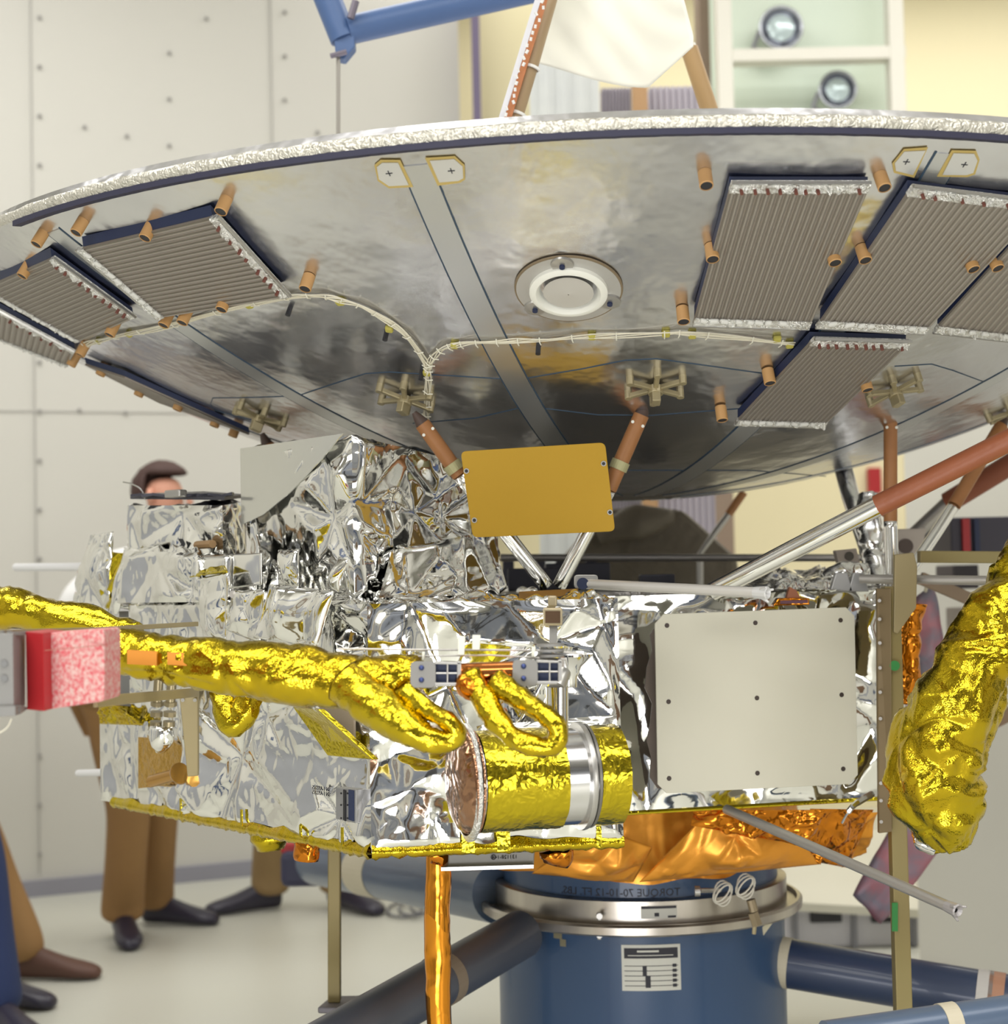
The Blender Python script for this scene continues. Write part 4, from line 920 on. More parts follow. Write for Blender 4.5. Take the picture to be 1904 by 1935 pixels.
make('metal_drum', tube([a+ax*.01, b-ax*.004], R_-.002, 96), mat('drum_bright', (.75, .75, .76), .16, 1), t, smooth='auto')
make('gold_wrap', barrel_seg(.05, .585, R_+.001, 3, .030, .10), GOLDL, t, smooth=True)
make('gold_wrap', barrel_seg(.80, .995, R_+.001, 4, .028, .11), GOLDL, t, smooth=True)
make('clamp_ring', lathe([(R_-.002, -.004), (R_+.006, -.004), (R_+.007, 0), (R_+.006, .004), (R_-.002, .004)], a+ax*L*.745, ax, 72), ALU, t, smooth='auto')
make('clamp_ring', lathe([(R_-.002, -.002), (R_+.004, -.002), (R_+.004, .002), (R_-.002, .002)], a+ax*L*.785, ax, 72), mat('ring_dark', (.2, .19, .17), .4, .6), t, smooth='auto')
g = G()
for i, (s, r) in enumerate(((.035, R_+.004), (.0, R_+.010), (-.012, R_+.011))):
    q = lathe([(.02, 0), (r*.7, .001), (r, 0), (r, -.003), (.02, -.004)], a+ax*(s*L), nrm(ax+V(.03*i, 0, .02*i)), 60); g.add(q)
make('end_flange', g, mat('flange_copper', (.50, .27, .16), .2, 1, [('cell', 60, .4, .006)]), t, smooth='auto')
make('flange_tape', lathe([(R_+.004, -.006), (R_+.013, -.003), (R_+.013, .002), (R_+.004, .004)], a-ax*.001, ax, 80), SIL2, t, smooth=True)
make('end_dome', lathe([(R_+.002, 0), (R_*.92, -.010), (R_*.75, -.016), (.4*R_, -.019), (.001, -.020)], a-ax*.006, ax, 60), mat('dome_copper', (.36, .20, .12), .18, .95, [('cell', 30, .5, .01)]), t, smooth=True)
make('saddle_foil', foil_quad(onright(900, 1372, .03), onright(1165, 1350, .04), onright(1165, 1385, .10), onright(905, 1400, .10), .004, 66, .08, .2, fade=.01, out=V(0, 0, 1)), SILT, t, smooth=True)
# silver post with funnel
t = thing('silver_horn', 'polished silver post flaring to a disc behind the hinge, rising from the gold barrel', 'horn', P(1052, 1375, 2.42))
make('stem', tube([P(1052, 1385, 2.42), P(1052, 1298, 2.42)], .0165, 28), CHR, t, smooth='auto')
make('funnel', lathe([(.012, -.045), (.013, -.03), (.020, -.015), (.036, 0), (.036, .003), (.001, .003)], P(1073, 1240, 2.45), V(0, 0, 1), 36), CHR, t, smooth='auto')
make('neck', tube([P(1052, 1300, 2.42), P(1070, 1255, 2.45)], .012, 18), ALU, t, smooth='auto')

# ================================================================== thin booms
def rod(p0, p1, r, label, m=BOOMG, tip=None, name='sensor_rod', r2=None):
    t = thing(name, label, 'rod', P(*p0)); a, b = P(*p0), P(*p1)
    make('rod', tube([a, b], [r, r2 or r], 16), m, t, smooth='auto')
    if tip is not None:
        d = nrm(b-a); make('tip', G().add(lathe([(r*1.05, -.01), (r*1.15, 0), (r*1.25, .012), (r*1.0, .014), (r*.5, .008)], b, d, 12)), tip, t)
        for k in range(3):
            x, y, _ = frame(d); u = math.cos(k*2.1+.4)*x+math.sin(k*2.1+.4)*y; make('tip_prong', tube([b+d*.004+u*r*.8, b+d*.016+u*r*1.7], [r*.45, r*.2], 6), tip, t)
    return t
MILK = mat('milky_tube', (.60, .58, .55), .35, .3)
t = rod((1100, 1103, 2.80), (1436, 1120, 2.60), .0085, 'pale translucent capped rod lying over the top of the body, left of the amber connector', MILK, mat('milky_tip', (.62, .62, .62), .3, .2))
make('socket', prism(rrect(P(1085, 1086, 2.79), P(1130, 1086, 2.79), P(1128, 1112, 2.79), P(1085, 1112, 2.79), .006, 3), V(0, .02, 0)), ALU, t, bevel=.001)
make('socket_bore', tube([P(1101, 1103, 2.785), P(1101, 1103, 2.80)], .010, 16), NAVY, t)
rod((945, 1054, 3.75), (1640, 1054, 3.75), .0085, 'grey rod crossing level behind the struts above the deck')
t = rod((1625, 1094, 3.05), (2080, 1100, 2.85), .0085, 'grey rod reaching right from its clamp at the body corner')
g = G()
for x, w in ((1590, 44), (1622, 40)): g.add(prism([P(x-w/2, 1118, 3.06), P(x-w/4, 1082, 3.06), P(x+w/4, 1082, 3.06), P(x+w/2, 1118, 3.06)], V(0, .02, 0)))
make('pyramid_clamp', g, mat('clamp_grey', (.36, .36, .36), .4, .5), t, bevel=.002)
t = rod((1372, 1529, 3.02), (1798, 1716, 2.55), .0085, 'long grey capped rod slanting down to the right below the body', BOOMG, mat('tip_grey', (.38, .36, .36), .4, .4))
WROD = mat('rod_white', (.74, .74, .76), .35)
rod((240, 1070, 3.5), (30, 1072, 3.9), .0090, 'pale rod pointing left beside the leftmost foil flap', WROD)
rod((212, 1459, 3.32), (148, 1461, 3.6), .0075, 'short white rod stub sticking out left near the bottom of the compartment', WROD)
# corner clamp with eye
t = thing('corner_clamp', 'pinkish grey clamp block with a round bore behind the body corner', 'clamp', P(1610, 1065, 3.3))
make('block', prism([P(1578, 1040, 3.28), P(1618, 1036, 3.28), P(1626, 1068, 3.28), P(1584, 1064, 3.28)], V(0, .03, 0)), mat('clamp_taupe', (.38, .33, .29), .5, .3), t, bevel=.002)
make('bore', lathe([(.0001, .001), (.009, .001), (.009, -.002)], P(1604, 1051, 3.279), V(0, -1, 0), 16), mat('bore_dark', (.10, .09, .08), .4, .5), t)
make('foil_wad', foil_tube([P(1560, 1105, 3.2), P(1590, 1090, 3.2), P(1640, 1085, 3.2)], [.02, .028, .018], 77, .03, .6, 22), SIL, t, smooth=True)
t = thing('corner_clamp', 'pale clamp block with a large round hole, right of the upright strut', 'clamp', P(1725, 1030, 3.6))
make('block', prism([P(1692, 1000, 3.6), P(1750, 998, 3.6), P(1740, 1050, 3.6), P(1694, 1052, 3.6)], V(0, .03, 0)), mat('clamp_pale', (.45, .40, .36), .5, .3), t, bevel=.002)
make('bore', lathe([(.0001, .001), (.016, .001), (.016, -.002)], P(1711, 1032, 3.598), V(0, -1, 0), 20), mat('bore_brown', (.09, .06, .05), .5), t)

# ================================================================== khaki stands
t = thing('khaki_stand', 'tall khaki stand post passing the right side of the body, with frame rails', 'stand', P(1680, 1935, 2.95)*V(1, 1, 0))
xq = P(1680, 1400, 2.95)[0]
a = P(1682, 1108, 2.97); b = P(1682, 1935, 2.97); b[0] = a[0]-.003; b[2] = .0
make('post', bar(a, b, .030, .028, V(1, 0, 0)), KHA, t, bevel=.002)
make('flat_rail', prism([P(1656, 1112, 2.96), P(1683, 1112, 2.945), P(1685, 1572, 2.935), P(1660, 1575, 2.945)], V(0, .012, 0)), mat('rail_umber', (.20, .145, .075), .5, .3), t, bevel=.0015)
for y in (1135, 1170, 1215, 1262, 1308, 1358, 1480, 1513, 1553): make('rivet', tube([P(1661+(y-1112)*.008, y, 2.942), P(1661+(y-1112)*.008, y, 2.96)], .0032, 8), BOOMG, t)
make('gusset_plate', prism([P(1690, 1048, 2.95), P(1726, 1044, 2.95), P(1733, 1070, 2.95), P(1731, 1148, 2.95), P(1696, 1198, 2.95), P(1688, 1195, 2.95)], V(0, .012, 0)), KHA2, t, bevel=.002)
make('rail', bar(P(1735, 1052, 3.1), P(2000, 1054, 3.1), .025, .022), KHA, t, bevel=.002)
make('rail', bar(P(1738, 1092, 3.5), P(1850, 1140, 3.5), .02, .026), mat('rail_brown', (.24, .17, .11), .5), t, bevel=.002)
make('brace', bar(P(1850, 1378, 3.9), P(2100, 1250, 3.9), .02, .03), mat('brace_brown', (.23, .15, .09), .5), t, bevel=.002)
make('green_sticker', lathe([(.0001, 0), (.009, 0)], P(1690, 1258, 2.943), V(0, -1, 0), 20), GREEN, t)
make('green_sticker', prism([P(1685, 1706, 2.95), P(1696, 1706, 2.95), P(1696, 1760, 2.95), P(1685, 1760, 2.95)], V(0, .002, 0)), GREEN, t)
t = thing('khaki_post', 'slim khaki post left of the orange wrapped leg, standing on a grey foot plate', 'post', P(630, 1890, 3.3))
a = P(632, 1560, 3.3); b = P(632, 1892, 3.3)
make('post', bar(a, b, .027, .024, V(1, 0, 0)), KHA, t, bevel=.002)
make('foot_plate', prism([P(600, 1903, 3.22), P(625, 1882, 3.42), P(728, 1880, 3.42), P(700, 1906, 3.22)], V(0, 0, -.012)), mat('foot_grey', (.16, .15, .17), .5, .3), t, bevel=.003)
q = P(640, 1900, 3.3); make('foot_leg', tube([q, V(q[0], q[1], 0)], .011, 12), ALU, t)
q = P(668, 1905, 3.35); make('foot_box', bx((q[0], q[1], q[2]/2-.01), .07, .06, q[2]-.02), BLUE, t, bevel=.004)
g = foil_tube([V(*P(826, 1610, 2.78)), V(*P(826, 1700, 2.78)), V(*P(827, 1800, 2.78)), V(P(828, 1935, 2.78)[0], 2.78, .35), V(P(828, 1935, 2.78)[0], 2.78, 0)], [.0195, .020, .020, .0195, .020], 63, .09, .13, 40, .005)
tag(make('wrapped_leg', g, KAP, smooth=True), 'upright leg wrapped in shiny orange film under the compartment', 'leg')

# ================================================================== drum, skirt, pipes
dr = thing('blue_drum', 'blue painted drum with a steel collar, label plate and stencilled numbers below the body', 'drum', (DC[0], DC[1], 0))
cx, cy = DC[0]+.012, DC[1]
zf = .655
make('drum_shell', lathe([(.298, 0), (.300, .01), (.300, zf-.022)], (cx, cy, 0), (0, 0, 1), 96), BLUE, dr, smooth='auto')
make('flange', lathe([(.28, zf-.022), (.333, zf-.022), (.338, zf-.018), (.338, zf-.004), (.333, zf), (.327, zf), (.324, zf-.008), (.28, zf-.008)], (cx, cy, 0), (0, 0, 1), 128), STEEL, dr, smooth='auto')
make('steel_collar', lathe([(.306, zf-.01), (.306, zf+.040), (.300, zf+.043), (.28, zf+.043)], (cx, cy, 0), (0, 0, 1), 96), STEEL, dr, smooth='auto')
make('upper_ring', lathe([(.288, zf+.03), (.288, zf+.10), (.15, zf+.10)], (cx, cy, 0), (0, 0, 1), 96), BLUE, dr, smooth='auto')
make('core', lathe([(.13, zf+.09), (.13, BUSZ0)], (cx, cy, 0), (0, 0, 1), 48), STEEL, dr, smooth='auto')
def wrap(R0, z, phi0): # text x along the arc, facing the camera
    return lambda x, y, zz: V(cx+(R0+zz+.0006)*math.sin(phi0+x/R0), cy-(R0+zz+.0006)*math.cos(phi0+x/R0), z+y)
text_mesh('stencil', 'TORQUE 70-10-12 FT. LBS.', .021, INK, dr, wrap(.288, zf+.0535, -.22))
# label plates
def onarc(R0, z, x0, x1, z0, z1, n=8, th=.0012):
    v = []; f = []
    for i in range(n+1):
        x = x0+(x1-x0)*i/n; a = x/R0
        for r in (R0, R0+th):
            for zz in (z0, z1): v.append((cx+r*math.sin(a), cy-r*math.cos(a), z+zz))
    for i in range(n):
        k = i*4; f += [(k+2, k+6, k+7, k+3), (k, k+4, k+6, k+2), (k+1, k+3, k+7, k+5)]
    f += [(0, 2, 3, 1), (n*4, n*4+1, n*4+3, n*4+2)]
    return v, f
zl = P(1155, 1872, 3.29)[2]; R0 = .300; xl0 = -.061; hw = .114; hhh = .088
pl = make('label_plate', onarc(R0, zl, xl0, xl0+hw, 0, hhh), PAPER, dr)
g = G().add(onarc(R0+.001, zl, xl0+.005, xl0+hw-.005, hhh-.026, hhh-.006, th=.0006))
for k in range(5): g.add(onarc(R0+.001, zl, xl0+.005, xl0+hw-.005, .009+k*.0095, .0102+k*.0095, th=.0006))
for k in range(5): g.add(onarc(R0+.001, zl, xl0+hw-.016, xl0+hw-.008, .0065+k*.0095, .0125+k*.0095, th=.0008))
g.add(onarc(R0+.001, zl, xl0+.040, xl0+.048, .028, .047, th=.0008)).add(onarc(R0+.001, zl, xl0+.045, xl0+.055, .006, .028, th=.0008))
make('label_print', g, INK, pl)
g = G().add(onarc(R0+.0018, zl, xl0+.03, xl0+.072, hhh-.014, hhh-.0105, th=.0005)).add(onarc(R0+.0018, zl, xl0+.012, xl0+.10, hhh-.021, hhh-.0195, th=.0005))
make('label_heading', g, PAPER, pl)
p2 = make('collar_plate', onarc(.306, zf+.008, -.022, .048, .0, .024), PAPER, dr)
make('collar_plate_print', G().add(onarc(.3072, zf+.008, -.021, .047, .019, .0235, th=.0005)).add(onarc(.3072, zf+.008, .004, .013, .004, .011, th=.0005)).add(onarc(.3072, zf+.008, .030, .046, .001, .005, th=.0005)), INK, p2)
for (px, py, r) in ((1132, 1731, .306), (1132, 1767, .300)):
    q = P(px, py, cy-r-.005); make('bolt', G().add(tube([q+V(0, .01, 0), q+V(0, -.004, 0)], .006, 10)).add(tube([q+V(0, 0, -.008), q], .004, 8)), ALU, dr)
make('paint_chip', G().add(onarc(.3003, P(990, 1780, 3.3)[2], -.205, -.185, -.004, .012, th=.0004)).add(onarc(.3003, P(990, 1780, 3.3)[2], -.190, -.176, -.018, -.004, th=.0004)), mat('chip_olive', (.22, .20, .13), .6), dr)
# tied cords and fittings on the collar
t = thing('tied_cord', 'white cord tied in loops on the drum collar under the orange skirt', 'cord', P(1385, 1690, 3.27))
for (x, y) in ((1365, 1688), (1408, 1675)):
    g = G(); 
    for k in range(3):
        pts = [P(x+(16+k*2)*math.cos(a+k*.4)*(1 if k < 2 else .7), y+(24-k*4)*math.sin(a), 3.24-.01*k) for a in np.linspace(0, 2*math.pi, 18)]
        g.add(tube(pts, .0018, 6))
    make('loop', g, mat('cord_white', (.70, .68, .60), .7), t, smooth=True)
t = thing('drain_fitting', 'small brass fitting with hanging cable at the right of the drum collar', 'fitting', P(1420, 1760, 3.28))
make('body', G().add(tube([P(1418, 1700, 3.25), P(1424, 1722, 3.25)], .009, 10)).add(tube([P(1422, 1724, 3.25), P(1430, 1748, 3.25)], .011, 6)), mat('brass_dull', (.32, .26, .17), .45, .6), t, smooth='auto')
make('cable', tube([P(1426, 1745, 3.25), P(1424, 1765, 3.25)], .004, 8), BRZ, t)
t = thing('clamp_screw', 'steel thumb screw sticking out from the drum collar beside the tied cord', 'screw', P(1330, 1685, 3.25))
make('screw', G().add(tube([P(1312, 1684, 3.22), P(1322, 1684, 3.22)], .010, 14)).add(tube([P(1322, 1683, 3.22), P(1360, 1682, 3.27)], .0045, 8)), ALU, t, smooth='auto')
tag(make('paper_tag', prism([P(1464, 1738, 3.36), P(1442, 1768, 3.34), P(1440, 1752, 3.34), P(1452, 1742, 3.35)], V(0, .001, 0)), mat('tag_cream', (.60, .56, .42), .6)), 'cream paper tag hanging on the right side of the drum', 'tag')
# orange skirt, folded film around the adapter
sk = thing('film_skirt', 'orange film skirt hanging in broad folds between body and drum', 'skirt', (cx, cy, .70))
def skirt(seed, a0, a1, zt_, zbf, rt, rb, n=150, rows=26, fold=.03):
    v = []; f = []; rs = np.random.RandomState(seed)
    for i in range(n+1):
        u = i/n; a = a0+(a1-a0)*u
        for j in range(rows+1):
            w = j/rows; r = rt+(rb-rt)*w
            fl = fold*w*(noise.noise(Vector((a*3.2, w*.7, seed)))*1.6+.6*abs(noise.noise(Vector((a*7, w*1.6, seed+4)))))
            r2 = r+fl; z = zt_+(zbf(a)-zt_)*w
            v.append((cx+r2*math.sin(a), cy-r2*math.cos(a), z+.01*noise.noise(Vector((a*4, w*3, seed)))))
    for i in range(n):
        for j in range(rows): f.append((i*(rows+1)+j, (i+1)*(rows+1)+j, (i+1)*(rows+1)+j+1, i*(rows+1)+j+1))
    return v, f
# hem height in terms of angle: lowest point near the centre fold, rising to the right
def zb_(a):
    px = 1195+ .34/3.25*FPX*math.sin(a)*.98
    ys = np.interp(px, [850, 920, 1000, 1100, 1200, 1215, 1300, 1400, 1545, 1700], [1634, 1646, 1652, 1655, 1664, 1664, 1655, 1648, 1634, 1620]); return CAM[2]-(ys-1090)/FPX*3.24
o = make('skirt_cloth', skirt(5, -2.2, 2.2, BUSZ0+.002, zb_, .30, .345), SKIRT, sk, smooth=True)
# big folded lobes
def lobe(pts, seed, ridge=None, m=SKIRT, bul=.03, d=(3.16, 3.16, 3.2, 3.2)):
    c = [P(p[0], p[1], dd) for p, dd in zip(pts, d)]
    o = make('film_fold', foil_quad(*c, .006, seed, .12, .22, fade=.02, bulge=bul, fine=.2, out=V(0, -1, 0)), m, sk, smooth=True); s = o.modifiers.new('s', 'SOLIDIFY'); s.thickness = .0015
    return o
lobe([(1208, 1666), (1548, 1632), (1505, 1575), (1330, 1542)], 4, bul=.03, d=(3.17, 3.2, 3.15, 3.12))
lobe([(1005, 1650), (1196, 1666), (1232, 1600), (1120, 1560)], 9, bul=.035, d=(3.17, 3.19, 3.15, 3.10))
for i, (pts, dd) in enumerate((([(1305, 1560), (1530, 1600), (1560, 1530), (1310, 1532)], (3.12, 3.12, 3.1, 3.1)), ([(1520, 1625), (1600, 1640), (1650, 1530), (1530, 1528)], (3.2, 3.25, 3.2, 3.12)), ([(1590, 1640), (1632, 1600), (1658, 1535), (1600, 1535)], (3.3, 3.3, 3.2, 3.2)))):
    o = make('amber_fold', foil_quad(*[P(p[0], p[1], e) for p, e in zip(pts, dd)], .005, 21+i, .06, .5, fade=.01, bulge=.01, out=V(0, -1, 0)), KAPD if i < 2 else SKIRT, sk, smooth=True)
tag(make('foil_wisp', tube(spline([P(1648, 1500, 2.97), P(1615, 1520, 2.95), P(1600, 1538, 2.95), P(1590, 1556, 2.95)], 5), [.006]*5+[.005]*5+[.002]*6, 6), SILT), 'thin twisted silver foil wisp dangling at the lower right corner of the body', 'foil')

def pipe(pts, r, label, m, bands=(), group='blue stand pipes'):
    q = [P(*p) for p in pts]; t = thing('blue_pipe', label, 'pipe', q[0], group)
    make('pipe', tube(q, r, 32), m, t, smooth='auto')
    for s, w, bm in bands:
        c = q[0]+(q[-1]-q[0])*s; d = nrm(q[-1]-q[0]); make('tape_band', lathe([(r, -w/2), (r+.0015, -w/2), (r+.0015, w/2), (r, w/2)], c, d, 32), bm, t)
    return t
BLUEP = mat('pipe_blue', (.085, .125, .20), .35, .1, coat=.2); BLUED = mat('pipe_navy', (.018, .034, .085), .38, coat=.2)
pipe([(945, 1688, 3.55), (600, 1628, 4.7)], .064, 'grey blue pipe running left from the drum behind the orange leg', BLUEP, ((.62, .16, TAPE),))
pp_ = bpy.data.objects['blue_pipe']; q = P(588, 1632, 4.8)
make('end_housing', bx((q[0]-.02, q[1], q[2]-.005), .12, .14, .10), mat('housing_dark', (.03, .03, .07), .5), pp_, bevel=.02)
make('red_lug', bx((q[0]-.03, q[1], q[2]+.05), .10, .10, .03), RED, pp_, bevel=.008)
pipe([(985, 1765, 3.35), (560, 2010, 2.75)], .047, 'dark grey pipe slanting to the lower left from the drum', mat('pipe_slate', (.10, .11, .14), .35, .3), ((.40, .03, mat('tape_brown', (.24, .19, .14), .6)),))
pipe([(1440, 1812, 3.5), (2050, 1915, 3.3)], .050, 'navy pipe running right from the drum', BLUED, ((.02, .09, TAPE), (.70, .03, mat('tape_grey', (.52, .50, .48), .6)), (.735, .03, mat('tape_copper', (.40, .20, .12), .5))))
pipe([(1560, 1968, 2.5), (2050, 1898, 2.6)], .030, 'blue grey pipe across the lower right corner with a tape band', BLUEP, ((.46, .025, TAPE),))

# ================================================================== gold bag at right
g = foil_tube([P(1990, 1010, 2.75), P(1900, 1170, 2.72), P(1830, 1290, 2.70), P(1775, 1400, 2.70), P(1765, 1490, 2.70), P(1785, 1560, 2.70), P(1800, 1605, 2.70)],
              [.055, .056, .062, .070, .072, .056, .020], 15, .066, .72, 110, .004, fine=.5)
t = thing('gold_bag', 'large crumpled gold foil bag hanging at the right edge', 'bag', P(1790, 1600, 2.70))
make('foil_skin', g, GOLD, t, smooth=True)
make('foil_tail', foil_tube([P(1730, 1560, 2.74), P(1748, 1590, 2.72), P(1770, 1605, 2.71)], [.010, .016, .010], 5, .02, .5, 16, .004), SIL, t, smooth=True)
g = foil_tube([P(1722, 1140, 3.1), P(1716, 1230, 3.1), P(1718, 1330, 3.1)], [.024, .022, .018], 44, .05, .5, 26)
tag(make('amber_sleeve', g, KAPD, smooth=True), 'crumpled amber film sleeve between the khaki stand and the gold bag', 'film')
t = thing('plastic_bag', 'red and grey printed plastic bag hanging behind the khaki stand and gold bag', 'bag', P(1700, 1740, 3.7))
for q4 in ([(1612, 1690), (1660, 1742), (1778, 1600), (1700, 1530)], [(1742, 1560), (1800, 1560), (1792, 1290), (1740, 1310)], [(1740, 1320), (1792, 1290), (1760, 1108), (1732, 1130)]):
    v, f = foil_quad(*[P(x, y, 3.72) for x, y in q4], .012, 3, .12, .15, fade=.02, out=V(0, -1, 0))
    o = make('bag_panel', (v, f), REDM, t, smooth=True); m_ = o.modifiers.new('s', 'SOLIDIFY'); m_.thickness = .012
make('hanging_cord', tube([P(1748, 1118, 3.72), P(1752, 1096, 3.52)], .004, 6), WIRE, t)

# ================================================================== background equipment
# draped dark box seen under the dish
t = thing('draped_case', 'tall dark case under a grey brown cover behind the struts', 'case', P(1240, 1090, 4.6)*V(1, 1, 0))
c0 = [P(1120, 965, 4.6), P(1300, 960, 4.6), P(1330, 985, 4.6), P(1392, 1050, 4.6)]
v = [V(P(1060, 1000, 4.6)[0], 4.6, .02), V(P(1395, 1000, 4.6)[0], 4.6, .02)]
make('cover', prism([v[0], v[0]+V(0, 0, 1.35), P(1150, 960, 4.6), P(1290, 962, 4.6), P(1395, 1055, 4.6), v[1]], V(0, .5, 0)), BROWNS, t, bevel=.02)
make('cover_fold', foil_tube([P(1130, 1010, 4.57), P(1200, 985, 4.55), P(1270, 975, 4.57)], [.03, .045, .02], 2, .1, .3, 20, .02), BROWNS, t, smooth=True)
g = G()
for k in range(7): q = P(960+k*26, 1075+(k % 2)*14, 4.3); g.add(bx((q[0], q[1], q[2]), .03+.01*(k % 3), .05, .04))
q = P(1030, 1075, 4.4); g.add(bx((q[0], 4.42, q[2]/2), .28, .08, q[2]))
tag(make('equipment_rack', g, mat('rack_dark', (.05, .05, .075), .5), bevel=.004), 'dark equipment rack behind the base of the struts', 'rack')
# red banner, boards, etc
def board(x0, y0, x1, y1, d, m, name, label, cat, th=.05, tofloor=False):
    a = P(x0, y0, d); b = P(x1, y1, d); z1, z0 = a[2], (0 if tofloor else b[2])
    return tag(make(name, bx(((a[0]+b[0])/2, d+th/2, (z0+z1)/2), abs(b[0]-a[0]), th, z1-z0), m, bevel=.004), label, cat)
board(1640, 884, 1666, 932, 9.46, RED, 'red_sign', 'small red sign on the far cream wall left of the upright strut', 'sign', .055)
board(1710, 862, 1727, 970, 6.75, mat('post_brown', (.36, .20, .10), .6), 'wooden_upright', 'thin brown upright just right of the brown strut, far behind', 'post', .03, True)
t = thing('far_strut', 'small far orange brown strut with silver end beyond the draped case', 'strut', P(1350, 1000, 4.35))
make('brown_tube', tube([P(1405, 930, 4.4), P(1376, 972, 4.4)], .011, 12), mat('far_orange', (.42, .19, .07), .5), t)
make('silver_tube', tube([P(1376, 972, 4.4), P(1352, 1004, 4.4), P(1322, 1046, 4.4), V(P(1300, 1090, 4.4)[0], 4.4, 0)], .009, 12), ALU, t)
t = thing('dark_console', 'dark console with red and navy straps behind the stand rail at the right edge', 'console', V(P(1890, 1000, 4.6)[0], 4.7, 0))
def slab(x0, y0, x1, y1, d, th, floor=False):
    a = P(x0, y0, d); b = P(x1, y1, d); z0 = 0 if floor else b[2]; return bx(((a[0]+b[0])/2, d+th/2, (a[2]+z0)/2), b[0]-a[0], th, a[2]-z0)
make('cabinet', slab(1795, 978, 1990, 1048, 4.6, .3), mat('case_dark', (.045, .04, .06), .5), t, bevel=.004)
make('stand_leg', slab(1930, 1040, 1960, 1100, 4.7, .1, True), mat('leg_dark', (.05, .05, .06), .5), t)
make('red_strap', slab(1818, 980, 1834, 1047, 4.585, .02), RED, t); make('navy_strap', slab(1840, 980, 1852, 1047, 4.585, .02), NAVY, t)
board(1800, 1068, 1850, 1112, 4.9, mat('seat_dark', (.08, .07, .08), .6), 'dark_box', 'small dark box under the stand rail at the right', 'box', .2)
board(1820, 1150, 1860, 1215, 4.9, mat('box_taupe', (.28, .25, .22), .6), 'taupe_box', 'taupe box just left of the gold bag, far behind', 'box', .2)
# console behind the drum
t = thing('floor_cabinet', 'pale floor cabinet with two dark screens right of the drum', 'cabinet', P(1610, 1790, 6.0)*V(1, 1, 0))
xa, xb = P(1480, 1700, 6.0)[0], P(1735, 1700, 6.0)[0]; zc = P(1600, 1712, 6.0)[2]
PALE = mat('cabinet_pale', (.58, .57, .60), .5)
make('carcass', bx(((xa+xb)/2, 6.25, zc/2), xb-xa, .5, zc), PALE, t, bevel=.01)
make('sloped_top', prism([V(xa-.02, 5.95, zc), V(xb+.02, 5.95, zc-.04), V(xb+.02, 6.6, zc+.14), V(xa-.02, 6.6, zc+.20)], V(0, 0, .03)), mat('top_cream', (.62, .60, .50), .5), t)
for (x0, x1) in ((1530, 1590), (1645, 1700)):
    a = P(x0, 1715, 5.99); b = P(x1, 1742, 5.99); f_ = make('screen', bx(((a[0]+b[0])/2, 5.99, (a[2]+b[2])/2), b[0]-a[0], .02, a[2]-b[2]), BLK, t, bevel=.003)
for x in (1502, 1614, 1727): a = P(x, 1750, 5.985); make('door_gap', bx((a[0], 5.99, zc/2), .018, .02, zc*.95), mat('gap_grey', (.22, .22, .24), .6), t)
# coiled cable on the floor
g = G()
for k in range(3):
    c = PZ(765+k*22, 1718, .012); g.add(tube([c+V(.07*math.cos(a), .16*math.sin(a), .006*k) for a in np.linspace(0, 6.28, 24)], .006, 6))
tag(make('floor_cable', g, mat('cable_grey', (.16, .16, .17), .6), smooth=True), 'loose grey cable coiled on the floor behind the orange leg', 'cable')

# ================================================================== people
def skinmesh(name, chains, m, parent, sub=2):
    """chains: list of lists of (point, radius); chains that start on an existing point join it"""
    bm = bmesh.new(); L = bm.verts.layers.skin.verify(); idx = {}; first = True
    for ch in chains:
        prev = None
        for (p, r) in ch:
            key = tuple(round(float(x), 4) for x in p)
            if key in idx: vv = idx[key]
            else:
                vv = bm.verts.new([float(x) for x in p]); rr = r if isinstance(r, tuple) else (r, r); vv[L].radius = rr; idx[key] = vv
                if first: vv[L].use_root = True; first = False
            if prev is not None and bm.edges.get((prev, vv)) is None: bm.edges.new((prev, vv))
            prev = vv
    me = bpy.data.meshes.new(name); bm.to_mesh(me); bm.free(); me.materials.append(m)
    o = bpy.data.objects.new(name, me); COL.objects.link(o)
    s = o.modifiers.new('skin', 'SKIN'); s.use_smooth_shade = True; s.branch_smoothing = .6
    u = o.modifiers.new('sub', 'SUBSURF'); u.levels = sub; u.render_levels = sub
    dg = bpy.context.evaluated_depsgraph_get(); m2 = bpy.data.meshes.new_from_object(o.evaluated_get(dg)); bpy.data.objects.remove(o)
    o = bpy.data.objects.new(name, m2); COL.objects.link(o); m2.shade_smooth()
    if not m2.materials: m2.materials.append(m)
    if parent is not None: o.parent = parent; o.matrix_parent_inverse = Matrix.Translation(-parent.location)
    return o
def shoe(foot, d, m, parent):
    """foot: heel ground point, d: horizontal direction of toes"""
    d = nrm(d); s = V(-d[1], d[0], 0); v = []; f = []; secs = ((-.04, .030, .075), (-.02, .038, .095), (.03, .040, .098), (.08, .038, .080), (.13, .045, .062), (.18, .049, .050), (.22, .042, .042), (.25, .022, .030)); K = 12
    for (x, w, h) in secs:
        for k in range(K):
            a = 2*math.pi*k/K; yy = math.cos(a)*w; zz = math.sin(a); zz = h*(zz*.5+.5) if zz > 0 else h*.5*(1+zz*1.0)
            v.append(foot+d*x*1.12+s*yy*1.15+V(0, 0, max(zz, .0)*1.25+.002))
    for i in range(len(secs)-1):
        for k in range(K): f.append((i*K+k, i*K+(k+1) % K, (i+1)*K+(k+1) % K, (i+1)*K+k))
    f.append(tuple(range(K))); f.append(tuple((len(secs)-1)*K+k for k in range(K)))
    o = make('shoe', (v, f), m, parent, smooth=True); u = o.modifiers.new('s', 'SUBSURF'); u.levels = 1; u.render_levels = 1
